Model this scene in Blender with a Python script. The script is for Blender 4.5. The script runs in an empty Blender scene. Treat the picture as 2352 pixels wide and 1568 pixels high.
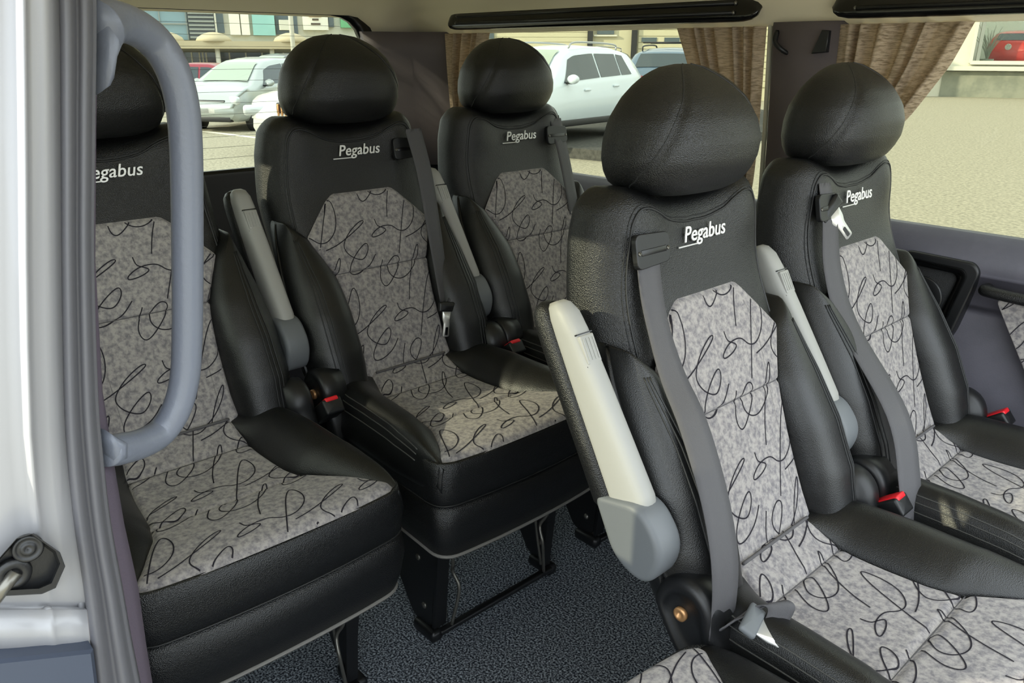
import bpy, math, random
import numpy as np
from mathutils import Vector, Matrix
random.seed(7)
rng = np.random.default_rng(5)
C = bpy.context.scene.collection
scene = bpy.context.scene
PI = math.pi

# ------------------------------------------------------------------ camera
CAM = np.array([1.6221, -1.0015, 1.1968])
YAW, PIT, ROL, FPX = math.radians(42.4623), math.radians(19.8951), math.radians(0.2106), 1826.7
_h = np.array([-math.cos(YAW), math.sin(YAW), 0.0]); _r = np.array([math.sin(YAW), math.cos(YAW), 0.0])
_fw = _h * math.cos(PIT) - np.array([0, 0, 1.0]) * math.sin(PIT)
_up = np.cross(_r, _fw)
_r2 = _r * math.cos(ROL) + _up * math.sin(ROL); _u2 = -_r * math.sin(ROL) + _up * math.cos(ROL)
cam_data = bpy.data.cameras.new('camera')
cam_data.sensor_width = 36.0; cam_data.lens = FPX * 36.0 / 2352.0
cam_data.clip_start = 0.02; cam_data.clip_end = 500
cam = bpy.data.objects.new('camera', cam_data); C.objects.link(cam)
M = Matrix(((_r2[0], _u2[0], -_fw[0], CAM[0]), (_r2[1], _u2[1], -_fw[1], CAM[1]), (_r2[2], _u2[2], -_fw[2], CAM[2]), (0, 0, 0, 1)))
cam.matrix_world = M
scene.camera = cam

def at(u, v, **k):
    """point of the photograph's sight line on the plane x=, y= or z= (used to measure the place)"""
    d = _fw + _r2 * (u - 1176) / FPX - _u2 * (v - 784) / FPX
    a, val = list(k.items())[0]; i = 'xyz'.index(a)
    return CAM + d * (val - CAM[i]) / d[i]

# ------------------------------------------------------------------ sky, sun, exposure
world = bpy.data.worlds.new('world'); scene.world = world; world.use_nodes = True
wn = world.node_tree; wn.nodes.clear()
wo = wn.nodes.new('ShaderNodeOutputWorld'); wb = wn.nodes.new('ShaderNodeBackground')
wb.inputs['Color'].default_value = (0.87, 0.95, 1.0, 1)      # bright hazy sky
wb.inputs['Strength'].default_value = 3.5
wn.links.new(wb.outputs[0], wo.inputs[0])
sun_d = bpy.data.lights.new('sun', 'SUN'); sun_d.energy = 7.0; sun_d.angle = math.radians(0.8); sun_d.color = (1.0, 0.93, 0.78)
sun = bpy.data.objects.new('sun', sun_d); C.objects.link(sun)
SUN_FROM = Vector((-0.36, -0.93, 0.40)).normalized()
sun.rotation_euler = SUN_FROM.to_track_quat('Z', 'Y').to_euler()
scene.view_settings.view_transform = 'Standard'; scene.view_settings.look = 'None'
scene.view_settings.gamma = 1.0; scene.view_settings.use_curve_mapping = False
scene.view_settings.exposure = 0.2

# ------------------------------------------------------------------ materials
def lin(r, g, b):
    f = lambda c: (c / 255 / 12.92) if c / 255 <= 0.04045 else ((c / 255 + 0.055) / 1.055) ** 2.4
    return (f(r), f(g), f(b), 1.0)
MATS = {}
def mat(name, col, rough=0.5, metal=0.0, spec=0.5, bump=None, mottle=None, coat=0.0, trans=0.0, emit=None, sheen=0.0):
    """bump=(scale,strength[,kind]); mottle=(scale,col2,lo,hi[,detail])"""
    m = bpy.data.materials.new(name); m.use_nodes = True
    nt = m.node_tree; b = nt.nodes['Principled BSDF']
    b.inputs['Base Color'].default_value = col; b.inputs['Roughness'].default_value = rough
    b.inputs['Metallic'].default_value = metal; b.inputs['Specular IOR Level'].default_value = spec
    b.inputs['Coat Weight'].default_value = coat
    b.inputs['Coat Roughness'].default_value = 0.06
    b.inputs['Transmission Weight'].default_value = trans
    b.inputs['Sheen Weight'].default_value = sheen
    if emit: b.inputs['Emission Color'].default_value = emit[0]; b.inputs['Emission Strength'].default_value = emit[1]
    tc = nt.nodes.new('ShaderNodeTexCoord')
    if mottle:
        n = nt.nodes.new('ShaderNodeTexNoise'); n.inputs['Scale'].default_value = mottle[0]
        n.inputs['Detail'].default_value = mottle[4] if len(mottle) > 4 else 5; n.inputs['Roughness'].default_value = 0.62
        nt.links.new(tc.outputs['Object'], n.inputs['Vector'])
        rp = nt.nodes.new('ShaderNodeValToRGB')
        rp.color_ramp.elements[0].position = mottle[2]; rp.color_ramp.elements[0].color = mottle[1]
        rp.color_ramp.elements[1].position = mottle[3]; rp.color_ramp.elements[1].color = col
        nt.links.new(n.outputs['Fac'], rp.inputs['Fac']); nt.links.new(rp.outputs['Color'], b.inputs['Base Color'])
    if bump:
        kind = bump[2] if len(bump) > 2 else 'noise'
        if kind == 'voronoi':
            t = nt.nodes.new('ShaderNodeTexVoronoi'); t.inputs['Scale'].default_value = bump[0]; out = t.outputs['Distance']
        else:
            t = nt.nodes.new('ShaderNodeTexNoise'); t.inputs['Scale'].default_value = bump[0]; t.inputs['Detail'].default_value = 3; out = t.outputs['Fac']
        nt.links.new(tc.outputs['Object'], t.inputs['Vector'])
        bp = nt.nodes.new('ShaderNodeBump'); bp.inputs['Strength'].default_value = bump[1]; bp.inputs['Distance'].default_value = 0.001 if bump[0] > 50 else 0.01
        nt.links.new(out, bp.inputs['Height']); nt.links.new(bp.outputs['Normal'], b.inputs['Normal'])
    MATS[name] = m
    return m
def glass(name, tint, refl=0.06):
    m = bpy.data.materials.new(name); m.use_nodes = True; nt = m.node_tree; nt.nodes.clear()
    o = nt.nodes.new('ShaderNodeOutputMaterial'); mx = nt.nodes.new('ShaderNodeMixShader')
    tr = nt.nodes.new('ShaderNodeBsdfTransparent'); gl = nt.nodes.new('ShaderNodeBsdfGlossy')
    tr.inputs[0].default_value = tint; gl.inputs['Roughness'].default_value = 0.02
    lw = nt.nodes.new('ShaderNodeLayerWeight'); lw.inputs[0].default_value = 0.5
    pw = nt.nodes.new('ShaderNodeMath'); pw.operation = 'POWER'; pw.inputs[1].default_value = 4.5
    fr = nt.nodes.new('ShaderNodeMath'); fr.operation = 'MULTIPLY_ADD'; fr.inputs[1].default_value = 0.8; fr.inputs[2].default_value = 0.02
    nt.links.new(lw.outputs['Facing'], pw.inputs[0]); nt.links.new(pw.outputs[0], fr.inputs[0])
    nt.links.new(fr.outputs[0], mx.inputs[0]); nt.links.new(tr.outputs[0], mx.inputs[1]); nt.links.new(gl.outputs[0], mx.inputs[2])
    nt.links.new(mx.outputs[0], o.inputs[0]); MATS[name] = m; return m

LEATHER = mat('black_leather', lin(17, 18, 19), 0.38, spec=0.6, bump=(650, 0.6, 'voronoi'))
LEATHER_S = mat('smooth_black_leather', lin(16, 17, 18), 0.36, spec=0.6, bump=(700, 0.3, 'voronoi'))
FABRIC = mat('grey_suede', lin(164, 159, 156), 0.95, spec=0.1, mottle=(110, lin(118, 115, 119), 0.36, 0.60, 6), bump=(700, 0.25), sheen=0.15)
PRINT = mat('printed_line', lin(44, 42, 48), 0.9, spec=0.1)
SEAM_CREASE = mat('dark_seam_and_crease', lin(88, 86, 88), .9)
THREAD = mat('thread', lin(70, 70, 68), 0.55)
THREAD_D = mat('dark_thread', lin(32, 33, 34), 0.5)
HEM = mat('grey_hem', lin(120, 118, 114), 0.6, bump=(300, 0.5))
BELT = mat('belt_webbing', lin(78, 77, 80), 0.62, bump=(900, 0.5))
ARM_GREY = mat('armrest_plastic', lin(160, 160, 156), 0.5, bump=(600, 0.08))
HUB_GREY = mat('hub_plastic', lin(104, 108, 112), 0.5, bump=(500, 0.1))
BLACKP = mat('black_plastic', lin(22, 23, 25), 0.42, bump=(500, 0.12))
GLOSSB = mat('gloss_black_plastic', lin(10, 10, 11), 0.16, spec=0.6)
STEELB = mat('black_steel', lin(17, 18, 20), 0.4, bump=(200, 0.05))
CHROME = mat('chrome', (0.86, 0.86, 0.84, 1), 0.32, metal=0.6)
BADGE = mat('badge_silver', (0.80, 0.80, 0.79, 1), 0.35, metal=0.35)
BRASS = mat('brass_bolt', lin(196, 150, 104), 0.35, metal=0.6)
RED = mat('red_plastic', lin(226, 30, 42), 0.4)
WIRE = mat('wire_steel', lin(120, 118, 112), 0.35, metal=0.8)
CARPET = mat('carpet', lin(176, 184, 194), 0.98, spec=0.05, mottle=(230, lin(40, 44, 52), 0.44, 0.66, 3), bump=(300, 1.0))
VINYL = mat('grey_vinyl', lin(84, 82, 92), 0.62, bump=(300, 0.25), mottle=(6, lin(74, 73, 82), 0.4, 0.6))
VINYL_D = mat('dark_vinyl', lin(52, 50, 56), 0.65, bump=(300, 0.25))
PILLAR_D = mat('dark_pillar_trim', lin(96, 88, 90), 0.6, bump=(180, 0.2))
CREAM = mat('cream_headliner', lin(250, 240, 212), 0.9, spec=0.1, bump=(140, 0.25))
PAINT = mat('silver_paint', lin(150, 150, 153), 0.42, metal=0.25, coat=0.3, bump=(1500, 0.03))
SEAL = mat('rubber_seal', lin(88, 88, 93), 0.5, bump=(150, 0.25))
SEAL_D = mat('rubber_seal_dark', lin(52, 53, 57), 0.55, bump=(150, 0.2))
TRIMCLOTH = mat('trim_cloth', lin(96, 88, 100), 0.95, spec=0.05, bump=(500, 0.3))
HANDLE = mat('grab_handle_plastic', lin(104, 109, 121), 0.36, bump=(260, 0.3))
CURT = mat('curtain_cloth', lin(206, 190, 168), 0.9, spec=0.1, mottle=(40, lin(140, 126, 108), 0.40, 0.56, 4), bump=(120, 0.4))
FRIT = mat('black_frit', lin(16, 16, 18), 0.3)
GLASS = glass('tinted_glass', (0.64, 0.645, 0.58, 1))
GLASS_R = glass('rear_glass', (0.68, 0.695, 0.65, 1))

# curtain: slub stripes and some light through the cloth
nt = CURT.node_tree; b = nt.nodes['Principled BSDF']; b.inputs['Transmission Weight'].default_value = 0.0
for n in nt.nodes:
    if n.type == 'TEX_NOISE':
        mp = nt.nodes.new('ShaderNodeMapping'); mp.inputs['Scale'].default_value = (1.2, 1.2, 9.0)
        src = n.inputs['Vector'].links[0].from_socket
        nt.links.new(src, mp.inputs['Vector']); nt.links.new(mp.outputs[0], n.inputs['Vector'])
tl = nt.nodes.new('ShaderNodeBsdfTranslucent'); tl.inputs[0].default_value = lin(214, 196, 172)
mx = nt.nodes.new('ShaderNodeMixShader'); mx.inputs[0].default_value = 0.4
out = nt.nodes['Material Output']
nt.links.new(b.outputs[0], mx.inputs[1]); nt.links.new(tl.outputs[0], mx.inputs[2]); nt.links.new(mx.outputs[0], out.inputs[0])

# ------------------------------------------------------------------ mesh helpers
def mesh_obj(name, verts, faces, m, parent=None, smooth=True):
    me = bpy.data.meshes.new(name)
    me.from_pydata([tuple(float(c) for c in v) for v in verts], [], [tuple(f) for f in faces]); me.update()
    if smooth: me.polygons.foreach_set('use_smooth', [True] * len(me.polygons))
    me.materials.append(m)
    o = bpy.data.objects.new(name, me); C.objects.link(o)
    if parent: o.parent = parent
    return o
def empty(name, loc=(0, 0, 0), rz=0.0):
    o = bpy.data.objects.new(name, None); C.objects.link(o); o.location = loc; o.rotation_euler = (0, 0, rz); o.empty_display_size = 0.1
    return o
def tag(o, label=None, cat=None, group=None, kind=None):
    if label: o['label'] = label
    if cat: o['category'] = cat
    if group: o['group'] = group
    if kind: o['kind'] = kind
    return o
def loft(rings, closed=True, cap=True):
    """rings: list of (n,3) arrays -> verts, faces"""
    n = len(rings[0]); V = [tuple(p) for r in rings for p in r]; F = []
    for i in range(len(rings) - 1):
        for j in range(n if closed else n - 1):
            a = i * n + j; b_ = i * n + (j + 1) % n
            F.append((a, b_, b_ + n, a + n))
    if cap and closed:
        for base, flip in ((0, True), ((len(rings) - 1) * n, False)):
            c = np.mean([V[base + j] for j in range(n)], axis=0); V.append(tuple(c)); ci = len(V) - 1
            for j in range(n):
                a, b_ = base + j, base + (j + 1) % n
                F.append((b_, a, ci) if flip else (a, b_, ci))
    return V, F
def grid(P):
    """P (r,c,3)"""
    r, c = P.shape[:2]; V = P.reshape(-1, 3); F = []
    for i in range(r - 1):
        for j in range(c - 1):
            a = i * c + j; F.append((a, a + 1, a + c + 1, a + c))
    return V, F
def smooth_path(pts, n):
    pts = np.array(pts, float)
    if len(pts) < 3:
        t = np.linspace(0, 1, n)[:, None]; return pts[0] * (1 - t) + pts[-1] * t
    ext = np.vstack([2 * pts[0] - pts[1], pts, 2 * pts[-1] - pts[-2]])
    seg = len(pts) - 1; out = []
    for t in np.linspace(0, seg, n):
        i = min(int(t), seg - 1); s = t - i
        p0, p1, p2, p3 = ext[i:i + 4]
        out.append(0.5 * ((2 * p1) + (-p0 + p2) * s + (2 * p0 - 5 * p1 + 4 * p2 - p3) * s * s + (-p0 + 3 * p1 - 3 * p2 + p3) * s ** 3))
    return np.array(out)
def frames(path, upv=(0, 0, 1)):
    path = np.array(path, float); T = np.gradient(path, axis=0); T /= np.linalg.norm(T, axis=1)[:, None] + 1e-12
    N = []; prev = np.cross(T[0], np.array(upv, float))
    if np.linalg.norm(prev) < 1e-3: prev = np.cross(T[0], (1.0, 0.3, 0.1))
    for t in T:
        nrm = prev - t * (prev @ t); nrm /= np.linalg.norm(nrm) + 1e-12; N.append(nrm); prev = nrm
    N = np.array(N); return T, N, np.cross(T, N)
def tube(path, r, seg=10, upv=(0, 0, 1), ratio=1.0):
    path = np.array(path, float); T, N, B = frames(path, upv); rr = np.broadcast_to(r, (len(path),))
    rings = []
    for i, p in enumerate(path):
        a = np.linspace(0, 2 * PI, seg, endpoint=False)
        rings.append(p + rr[i] * (np.cos(a)[:, None] * N[i] + ratio * np.sin(a)[:, None] * B[i]))
    return loft(rings)
def join(*parts):
    V, F = [], []
    for v, f in parts:
        k = len(V); V += [tuple(p) for p in v]; F += [tuple(i + k for i in q) for q in f]
    return V, F
def box(c, s, bev=0.0, R=None):
    """rounded box centre c, full size s; bevel by a chamfered ring loft"""
    c = np.array(c, float); hx, hy, hz = [d / 2 for d in s]; bev = min(bev, hx * .98, hy * .98, hz * .98)
    if bev <= 0:
        V = [(x, y, z) for z in (-hz, hz) for x, y in ((-hx, -hy), (hx, -hy), (hx, hy), (-hx, hy))]
        F = [(3, 2, 1, 0), (4, 5, 6, 7), (0, 1, 5, 4), (1, 2, 6, 5), (2, 3, 7, 6), (3, 0, 4, 7)]
        V = np.array(V)
    else:
        def ring(ins, z):
            pts = []
            k = 3
            for cx, cy, a0 in ((hx - bev, hy - bev, 0), (-hx + bev, hy - bev, PI / 2), (-hx + bev, -hy + bev, PI), (hx - bev, -hy + bev, 1.5 * PI)):
                for q in range(k + 1):
                    a = a0 + PI / 2 * q / k; rr = bev - ins
                    pts.append((cx + rr * math.cos(a), cy + rr * math.sin(a), z))
            return np.array(pts)
        rings = [ring(bev * (1 - math.sin(t)), -hz + bev * (1 - math.cos(t))) for t in (0, PI / 4, PI / 2)]
        rings += [ring(bev * (1 - math.sin(t)), hz - bev * (1 - math.cos(t))) for t in (PI / 2, PI / 4, 0)]
        V, F = loft(rings); V = np.array(V)
    if R is not None: V = V @ np.array(R).T
    return V + c, F
def rot(axis, deg):
    return np.array(Matrix.Rotation(math.radians(deg), 3, axis))
def prism(poly, axis, lo, hi, bev=0.0):
    """extrude 2-D polygon (ordered) along axis between lo and hi, with a small rim chamfer"""
    poly = np.array(poly, float); cen = poly.mean(0)
    def ring(h, ins):
        q = poly
        if ins:
            d = cen - poly; q = poly + d / (np.linalg.norm(d, axis=1)[:, None] + 1e-9) * ins
        k = np.full((len(q), 1), h)
        if axis == 'x': return np.hstack([k, q])
        if axis == 'y': return np.hstack([q[:, :1], k, q[:, 1:]])
        return np.hstack([q, k])
    if bev:
        rs = [ring(lo, bev * 1.25)] + [ring(lo + bev - bev * math.sin(t), bev * (1 - math.cos(t))) for t in (PI / 2, PI / 3, PI / 6, 0.0)]
        rs += [ring(hi - bev + bev * math.sin(t), bev * (1 - math.cos(t))) for t in (0.0, PI / 6, PI / 3, PI / 2)] + [ring(hi, bev * 1.25)]
    else: rs = [ring(lo, 0), ring(hi, 0)]
    return loft(rs)
def lathe(c, axis, prof, seg=28):
    """prof: (r,h) along axis"""
    c = np.array(c, float); ax = np.array(axis, float); ax /= np.linalg.norm(ax)
    t = np.array((0, 0, 1.0)) if abs(ax[2]) < .9 else np.array((1.0, 0, 0)); u = np.cross(ax, t); u /= np.linalg.norm(u); w = np.cross(ax, u)
    a = np.linspace(0, 2 * PI, seg, endpoint=False)
    return loft([c + ax * h + r * (np.cos(a)[:, None] * u + np.sin(a)[:, None] * w) for r, h in prof])
def rounded_poly(pts, rad, k=5):
    """round the corners of a 2-D polygon; rad scalar or list"""
    pts = [np.array(p, float) for p in pts]; n = len(pts); out = []
    for i, p in enumerate(pts):
        r = rad[i] if isinstance(rad, (list, tuple)) else rad
        a = pts[i - 1] - p; b_ = pts[(i + 1) % n] - p; la, lb = np.linalg.norm(a), np.linalg.norm(b_)
        d = min(r, la * .49, lb * .49); p0 = p + a / la * d; p2 = p + b_ / lb * d
        for q in range(k + 1):
            t = q / k; out.append((1 - t) ** 2 * p0 + 2 * t * (1 - t) * p + t * t * p2)
    return np.array(out)
def itp(x, tab):
    tab = np.array(tab, float); return np.interp(x, tab[:, 0], tab[:, 1])
def sitp(x, tab):
    """smooth (Catmull-like) interpolation through a table by averaging the linear one"""
    x = np.asarray(x, float); h = 0.012
    return sum(itp(x + d * h, tab) for d in (-2, -1, 0, 1, 2)) / 5
def ss(a, b_, x):
    t = np.clip((np.asarray(x, float) - a) / (b_ - a), 0, 1); return t * t * (3 - 2 * t)

# ================================================================== THE VAN'S SHELL
FAR, NEAR, REAR = 0.94, -0.90, -0.97
SILL = 0.822
struct = lambda o: tag(o, kind='structure')
# floor: thin loop carpet slab
V, F = box((0.55, 0.02, -0.02), (3.2, 1.9, 0.04))
floor = struct(mesh_obj('floor', V, F, CARPET, smooth=False))
tag(floor, 'dark grey speckled loop carpet floor of the van', 'floor')

# far side wall: trim panel below the windows, pillars between them, headliner edge above
def side_panel(name, prof, x0, x1, m, thick=0.03, sgn=1, nx=30):
    """prof: list of (y,z) seen from the inside; extruded along x"""
    inner = smooth_path([(0, a, b_) for a, b_ in prof], 28)[:, 1:]
    outer = inner + np.array([sgn * thick, 0])
    loop = np.vstack([inner, outer[::-1]])
    rings = [np.column_stack([np.full(len(loop), x), loop]) for x in np.linspace(x0, x1, 2)]
    V, F = loft(rings)
    return mesh_obj(name, V, F, m)
lower_prof = [(0.915, 0.0), (0.915, 0.25), (0.925, 0.50), (0.93, 0.62), (0.925, 0.70), (0.905, 0.745), (0.905, 0.775), (0.925, 0.805), (0.948, SILL)]
wall_far = struct(side_panel('wall_far', lower_prof, -1.0, 2.1, VINYL, 0.03))
tag(wall_far, 'purple-grey moulded side trim panel below the curtained windows', 'wall')
near_prof = [(-y + 0.02, z) for y, z in lower_prof]
wall_near = struct(side_panel('wall_near', near_prof, -1.0, 1.03, VINYL, 0.03, sgn=-1))
body_side = mesh_obj('body_skin', [(x, y, z) for x in (-1.0, 1.03) for y, z in ((-0.96, -0.2), (-0.985, 0.1), (-0.99, 0.45), (-0.975, 0.80), (-0.955, 0.83))], [(i, i + 1, i + 6, i + 5) for i in range(4)], PAINT, wall_near)
tag(wall_near, 'grey side trim panel beside the seat by the door pillar', 'wall')
# headliner: curved shell from the far window top over to the near window top, with rounded rear end
hl_prof = [(0.905, 1.262), (0.885, 1.262), (0.868, 1.275), (0.835, 1.305), (0.79, 1.345), (0.70, 1.385), (0.45, 1.41), (0.0, 1.42), (-0.45, 1.41), (-0.68, 1.385), (-0.77, 1.345), (-0.815, 1.305), (-0.85, 1.275), (-0.87, 1.262), (-0.90, 1.262)]
hp = smooth_path([(0, a, b_) for a, b_ in hl_prof], 90)[:, 1:]
xs = np.concatenate([np.array([REAR - 0.02, REAR + 0.0, REAR + 0.03, REAR + 0.07, REAR + 0.12, REAR + 0.2]), np.linspace(-0.6, 1.62, 12)])
drop = np.interp(xs, [REAR - 0.02, REAR, REAR + 0.03, REAR + 0.07, REAR + 0.12, REAR + 0.2], [0.108, 0.098, 0.07, 0.04, 0.015, 0.0])
P = np.zeros((len(xs), len(hp), 3))
for i, x in enumerate(xs):
    cd = 0.058 * ss(.60, .72, np.abs(hp[:, 0] - .01)) * float(np.interp(x, [REAR, REAR + .12, REAR + .3], [1, .7, 0]))
    zz = np.minimum(hp[:, 1], np.maximum(1.42 - drop[i] - cd, 1.255))
    P[i] = np.column_stack([np.full(len(hp), x), hp[:, 0], zz])
V1, F1 = grid(P); Pt = P.copy(); Pt[..., 2] += 0.05; Pt[..., 1] *= 1.03; V2, F2 = grid(Pt)
ceiling = struct(mesh_obj('ceiling', V1, F1, CREAM)); mesh_obj('roof_skin', V2, F2, PAINT, ceiling); tag(ceiling, 'cream fabric headliner of the van roof', 'ceiling')

# tailgate wall below the rear window
V, F = box((REAR - 0.02, 0.02, 0.41), (0.05, 1.86, 0.826), 0.01)
wall_rear = struct(mesh_obj('wall_rear', V, F, VINYL_D)); tag(wall_rear, 'dark tailgate trim below the rear window', 'wall')
# rear window: black rounded frame around a pane, heater wires
def frame_ring(outer, inner, axis, lo, hi):
    """flat frame between two equally counted 2-D loops, extruded"""
    n = len(outer); outer = np.array(outer); inner = np.array(inner)
    def put(q, h):
        k = np.full((len(q), 1), h)
        return np.hstack([k, q]) if axis == 'x' else np.hstack([q[:, :1], k, q[:, 1:]])
    rings = [put(outer, lo), put(inner, lo), put(inner, hi), put(outer, hi), put(outer, lo)]
    return loft(rings, cap=False)
rin = rounded_poly([(-0.63, 0.832), (0.668, 0.832), (0.645, 1.318), (-0.60, 1.318)], [.04, .04, .12, .12])
rout = rounded_poly([(-0.72, 0.79), (0.745, 0.79), (0.69, 1.345), (-0.66, 1.345)], [.04, .04, .13, .13])
win1 = empty('window_1', (0, 0, 0)); tag(win1, 'tailgate rear window with thin heater wires and black surround', 'window', kind='structure')
V, F = frame_ring(rout, rin, 'x', REAR - 0.03, REAR - 0.005); mesh_obj('window_frame', V, F, FRIT, win1)
V, F = prism(rounded_poly([(-0.66, 0.81), (0.70, 0.81), (0.67, 1.34), (-0.63, 1.34)], [.04, .04, .12, .12]), 'x', REAR - 0.024, REAR - 0.020)
mesh_obj('pane', V, F, GLASS_R, win1)
for k in range(13):
    z = 0.87 + k * 0.0345
    V, F = box((REAR - 0.0185, 0.02, z), (0.0008, 1.24 - 0.006 * max(0, k - 7) ** 2, 0.0010))
    mesh_obj('heater_wire', V, F, HEM, win1, smooth=False)
# rear corner (D) pillars with cloth trim
def pillar_loft(name, rows, m, n=12):
    """rows: list of (z, [(x,y)...]) closed plan loops of equal count"""
    return mesh_obj(name, *loft([np.column_stack([np.array(lp), np.full(len(lp), z)]) for z, lp in rows]), m)
for sg, nm in ((1, 'trim_1'), (-1, 'trim_2')):
    rows = []
    for z, yin in ((0.80, 0.69), (1.0, 0.675), (1.15, 0.66), (1.2, 0.655), (1.268, 0.635)):
        o_ = 0.0 if z < 1.1 else (z - 1.1) * .15
        lp = [(REAR - 0.01, yin), (REAR + 0.02, yin - 0.004), (REAR + 0.05, yin + 0.03), (REAR + 0.09, 0.80 - o_), (REAR + 0.15, 0.865 - o_), (-0.775, 0.905 - o_), (-0.76, 0.93 - o_), (REAR - 0.01, 0.96)]
        lp = [(a, b_ * sg + (0.02 if sg < 0 else 0)) for a, b_ in lp]
        rows.append((z, lp))
    o = struct(pillar_loft(nm, rows, PILLAR_D))
    tag(o, 'dark cloth-trimmed rear corner pillar ' + ('next to the narrow rear curtain' if sg > 0 else 'on the door side behind the seats'), 'pillar')

# far side windows: one pane behind the rear row, one beside the second row
def side_window(name, x0, x1, label, y_s=0.962, y_t=0.915, sg=1, off=0.0):
    w = empty(name); tag(w, label, 'window', kind='structure')
    zz = (SILL - 0.012, 1.275)
    q = [np.array([x0, y_s * sg + off, zz[0]]), np.array([x1, y_s * sg + off, zz[0]]), np.array([x1, y_t * sg + off, zz[1]]), np.array([x0, y_t * sg + off, zz[1]])]
    d = np.array([0, 0.004 * sg, 0])
    V = q + [p + d for p in q]; F = [(0, 1, 2, 3), (7, 6, 5, 4), (0, 4, 5, 1), (1, 5, 6, 2), (2, 6, 7, 3), (3, 7, 4, 0)]
    mesh_obj('pane', V, F, GLASS, w, smooth=False)
    def bar(a, b_, r): return tube(np.array([a, b_]), r, 8)
    V, F = join(bar(q[0], q[1], .011), bar(q[1], q[2], .007), bar(q[2], q[3], .007), bar(q[3], q[0], .007))
    mesh_obj('rubber_gasket', V, F, SEAL_D, w)
    return w
side_window('window_2', -0.775, 0.505, 'tinted side window behind the rear seats, looking at the white car')
side_window('window_3', 0.66, 2.05, 'tinted side window beside the second seat row, looking at gravel')
side_window('window_4', -0.78, 0.98, 'tinted side window on the door side above the rear seat', sg=-1, off=0.02)
# white edge strip of the sliding window and the middle (C) pillar
rows = []
for z, o_ in ((SILL - 0.03, 0.0), (1.0, 0.012), (1.27, 0.042)):
    rows.append((z, [(0.505, 0.97 - o_), (0.505, 0.925 - o_), (0.52, 0.905 - o_), (0.60, 0.895 - o_), (0.68, 0.905 - o_), (0.70, 0.925 - o_), (0.70, 0.97 - o_)]))
o = struct(pillar_loft('trim_3', rows, PILLAR_D)); tag(o, 'dark window pillar trim between the two brown curtains', 'pillar')
V, F = tube(np.array([(0.498, 0.925, SILL), (0.498, 0.912, 1.0), (0.498, 0.885, 1.265)]), 0.006, 8)
o = struct(mesh_obj('trim_4', V, F, mat('pale_strip', lin(205, 205, 190), .5))); tag(o, 'pale vertical window edge strip beside the pillar', 'trim')
# belt height hooks on that pillar
for px, py, lb in ((1798, 96, 'curved black coat hook on the pillar, on the side of the white car'), (1888, 96, 'wedge shaped black coat hook on the pillar beside the swept-back curtain')):
    p = at(px, py, y=0.865)
    if px < 1850: V, F = tube(smooth_path([p + (-.018, .0, .024), p + (-.014, -.012, .0), p + (.004, -.014, -.016), p + (.014, 0.004, -.026)], 14), np.linspace(.007, .005, 14), 8, ratio=1.0)
    else: V, F = prism([(p[0] - .017, p[2] - .026), (p[0] + .018, p[2] - .023), (p[0] + .020, p[2] + .024), (p[0] + .002, p[2] + .026)], 'y', p[1] - 0.012, p[1] + 0.014, .003)
    o = mesh_obj('coat_hook', V, F, BLACKP); tag(o, lb, 'hook')

# ------------------------------------------------------------------ black air ducts under the headliner
def duct(x0, x1, label, mesh_tex=False):
    t = empty('air_duct', ((x0 + x1) / 2, 0.83, 1.30)); tag(t, label, 'air duct', 'black air ducts above the side windows')
    ox, oy, oz = t.location
    zc = 1.302; L = x1 - x0
    def body_ring(k):           # rounded bar cross section in y-z
        a = np.linspace(0, 2 * PI, 24, endpoint=False)
        yy = -0.020 * np.sign(np.cos(a)) * np.abs(np.cos(a)) ** .7; zz = 0.031 * np.sign(np.sin(a)) * np.abs(np.sin(a)) ** .7
        return np.column_stack([np.zeros(24), 0.83 + yy * k + 0.25 * zz, zc + zz * k - 0.0]) - (0, oy, oz)
    rings = []
    for s, k in ((0, .25), (.006, .6), (.018, .84), (.04, .97), (.07, 1)): r = body_ring(k); r[:, 0] = x0 + s - ox; rings.append(r)
    for s, k in ((.07, 1), (.04, .97), (.018, .84), (.006, .6), (0, .25)): r = body_ring(k); r[:, 0] = x1 - s - ox; rings.append(r)
    V, F = loft(rings); mesh_obj('housing', V, F, GLOSSB, t)
    for dz in (0.012, -0.010):
        p0 = np.array([x0 + .06, 0.809 + .25 * dz, zc + dz]); p1 = p0 + (L - .12, 0, 0); o3 = np.array([ox, oy, oz])
        V, F = tube(np.array([p0, p1]) - o3, 0.0045, 10); mesh_obj('slot_rib', V, F, BLACKP, t)
        for q in (p0, p1):
            V, F = lathe(q - o3, (1, 0, 0), [(0.0, -.004), (.004, -.003), (.0055, 0), (.004, .003), (0.0, .004)], 10); mesh_obj('rib_end', V, F, WIRE, t)
    return t
duct(-0.70, 0.50, 'long gloss black air duct above the window behind the rear seats')
duct(0.685, 1.80, 'black air duct above the window with the swept brown curtain')

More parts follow.
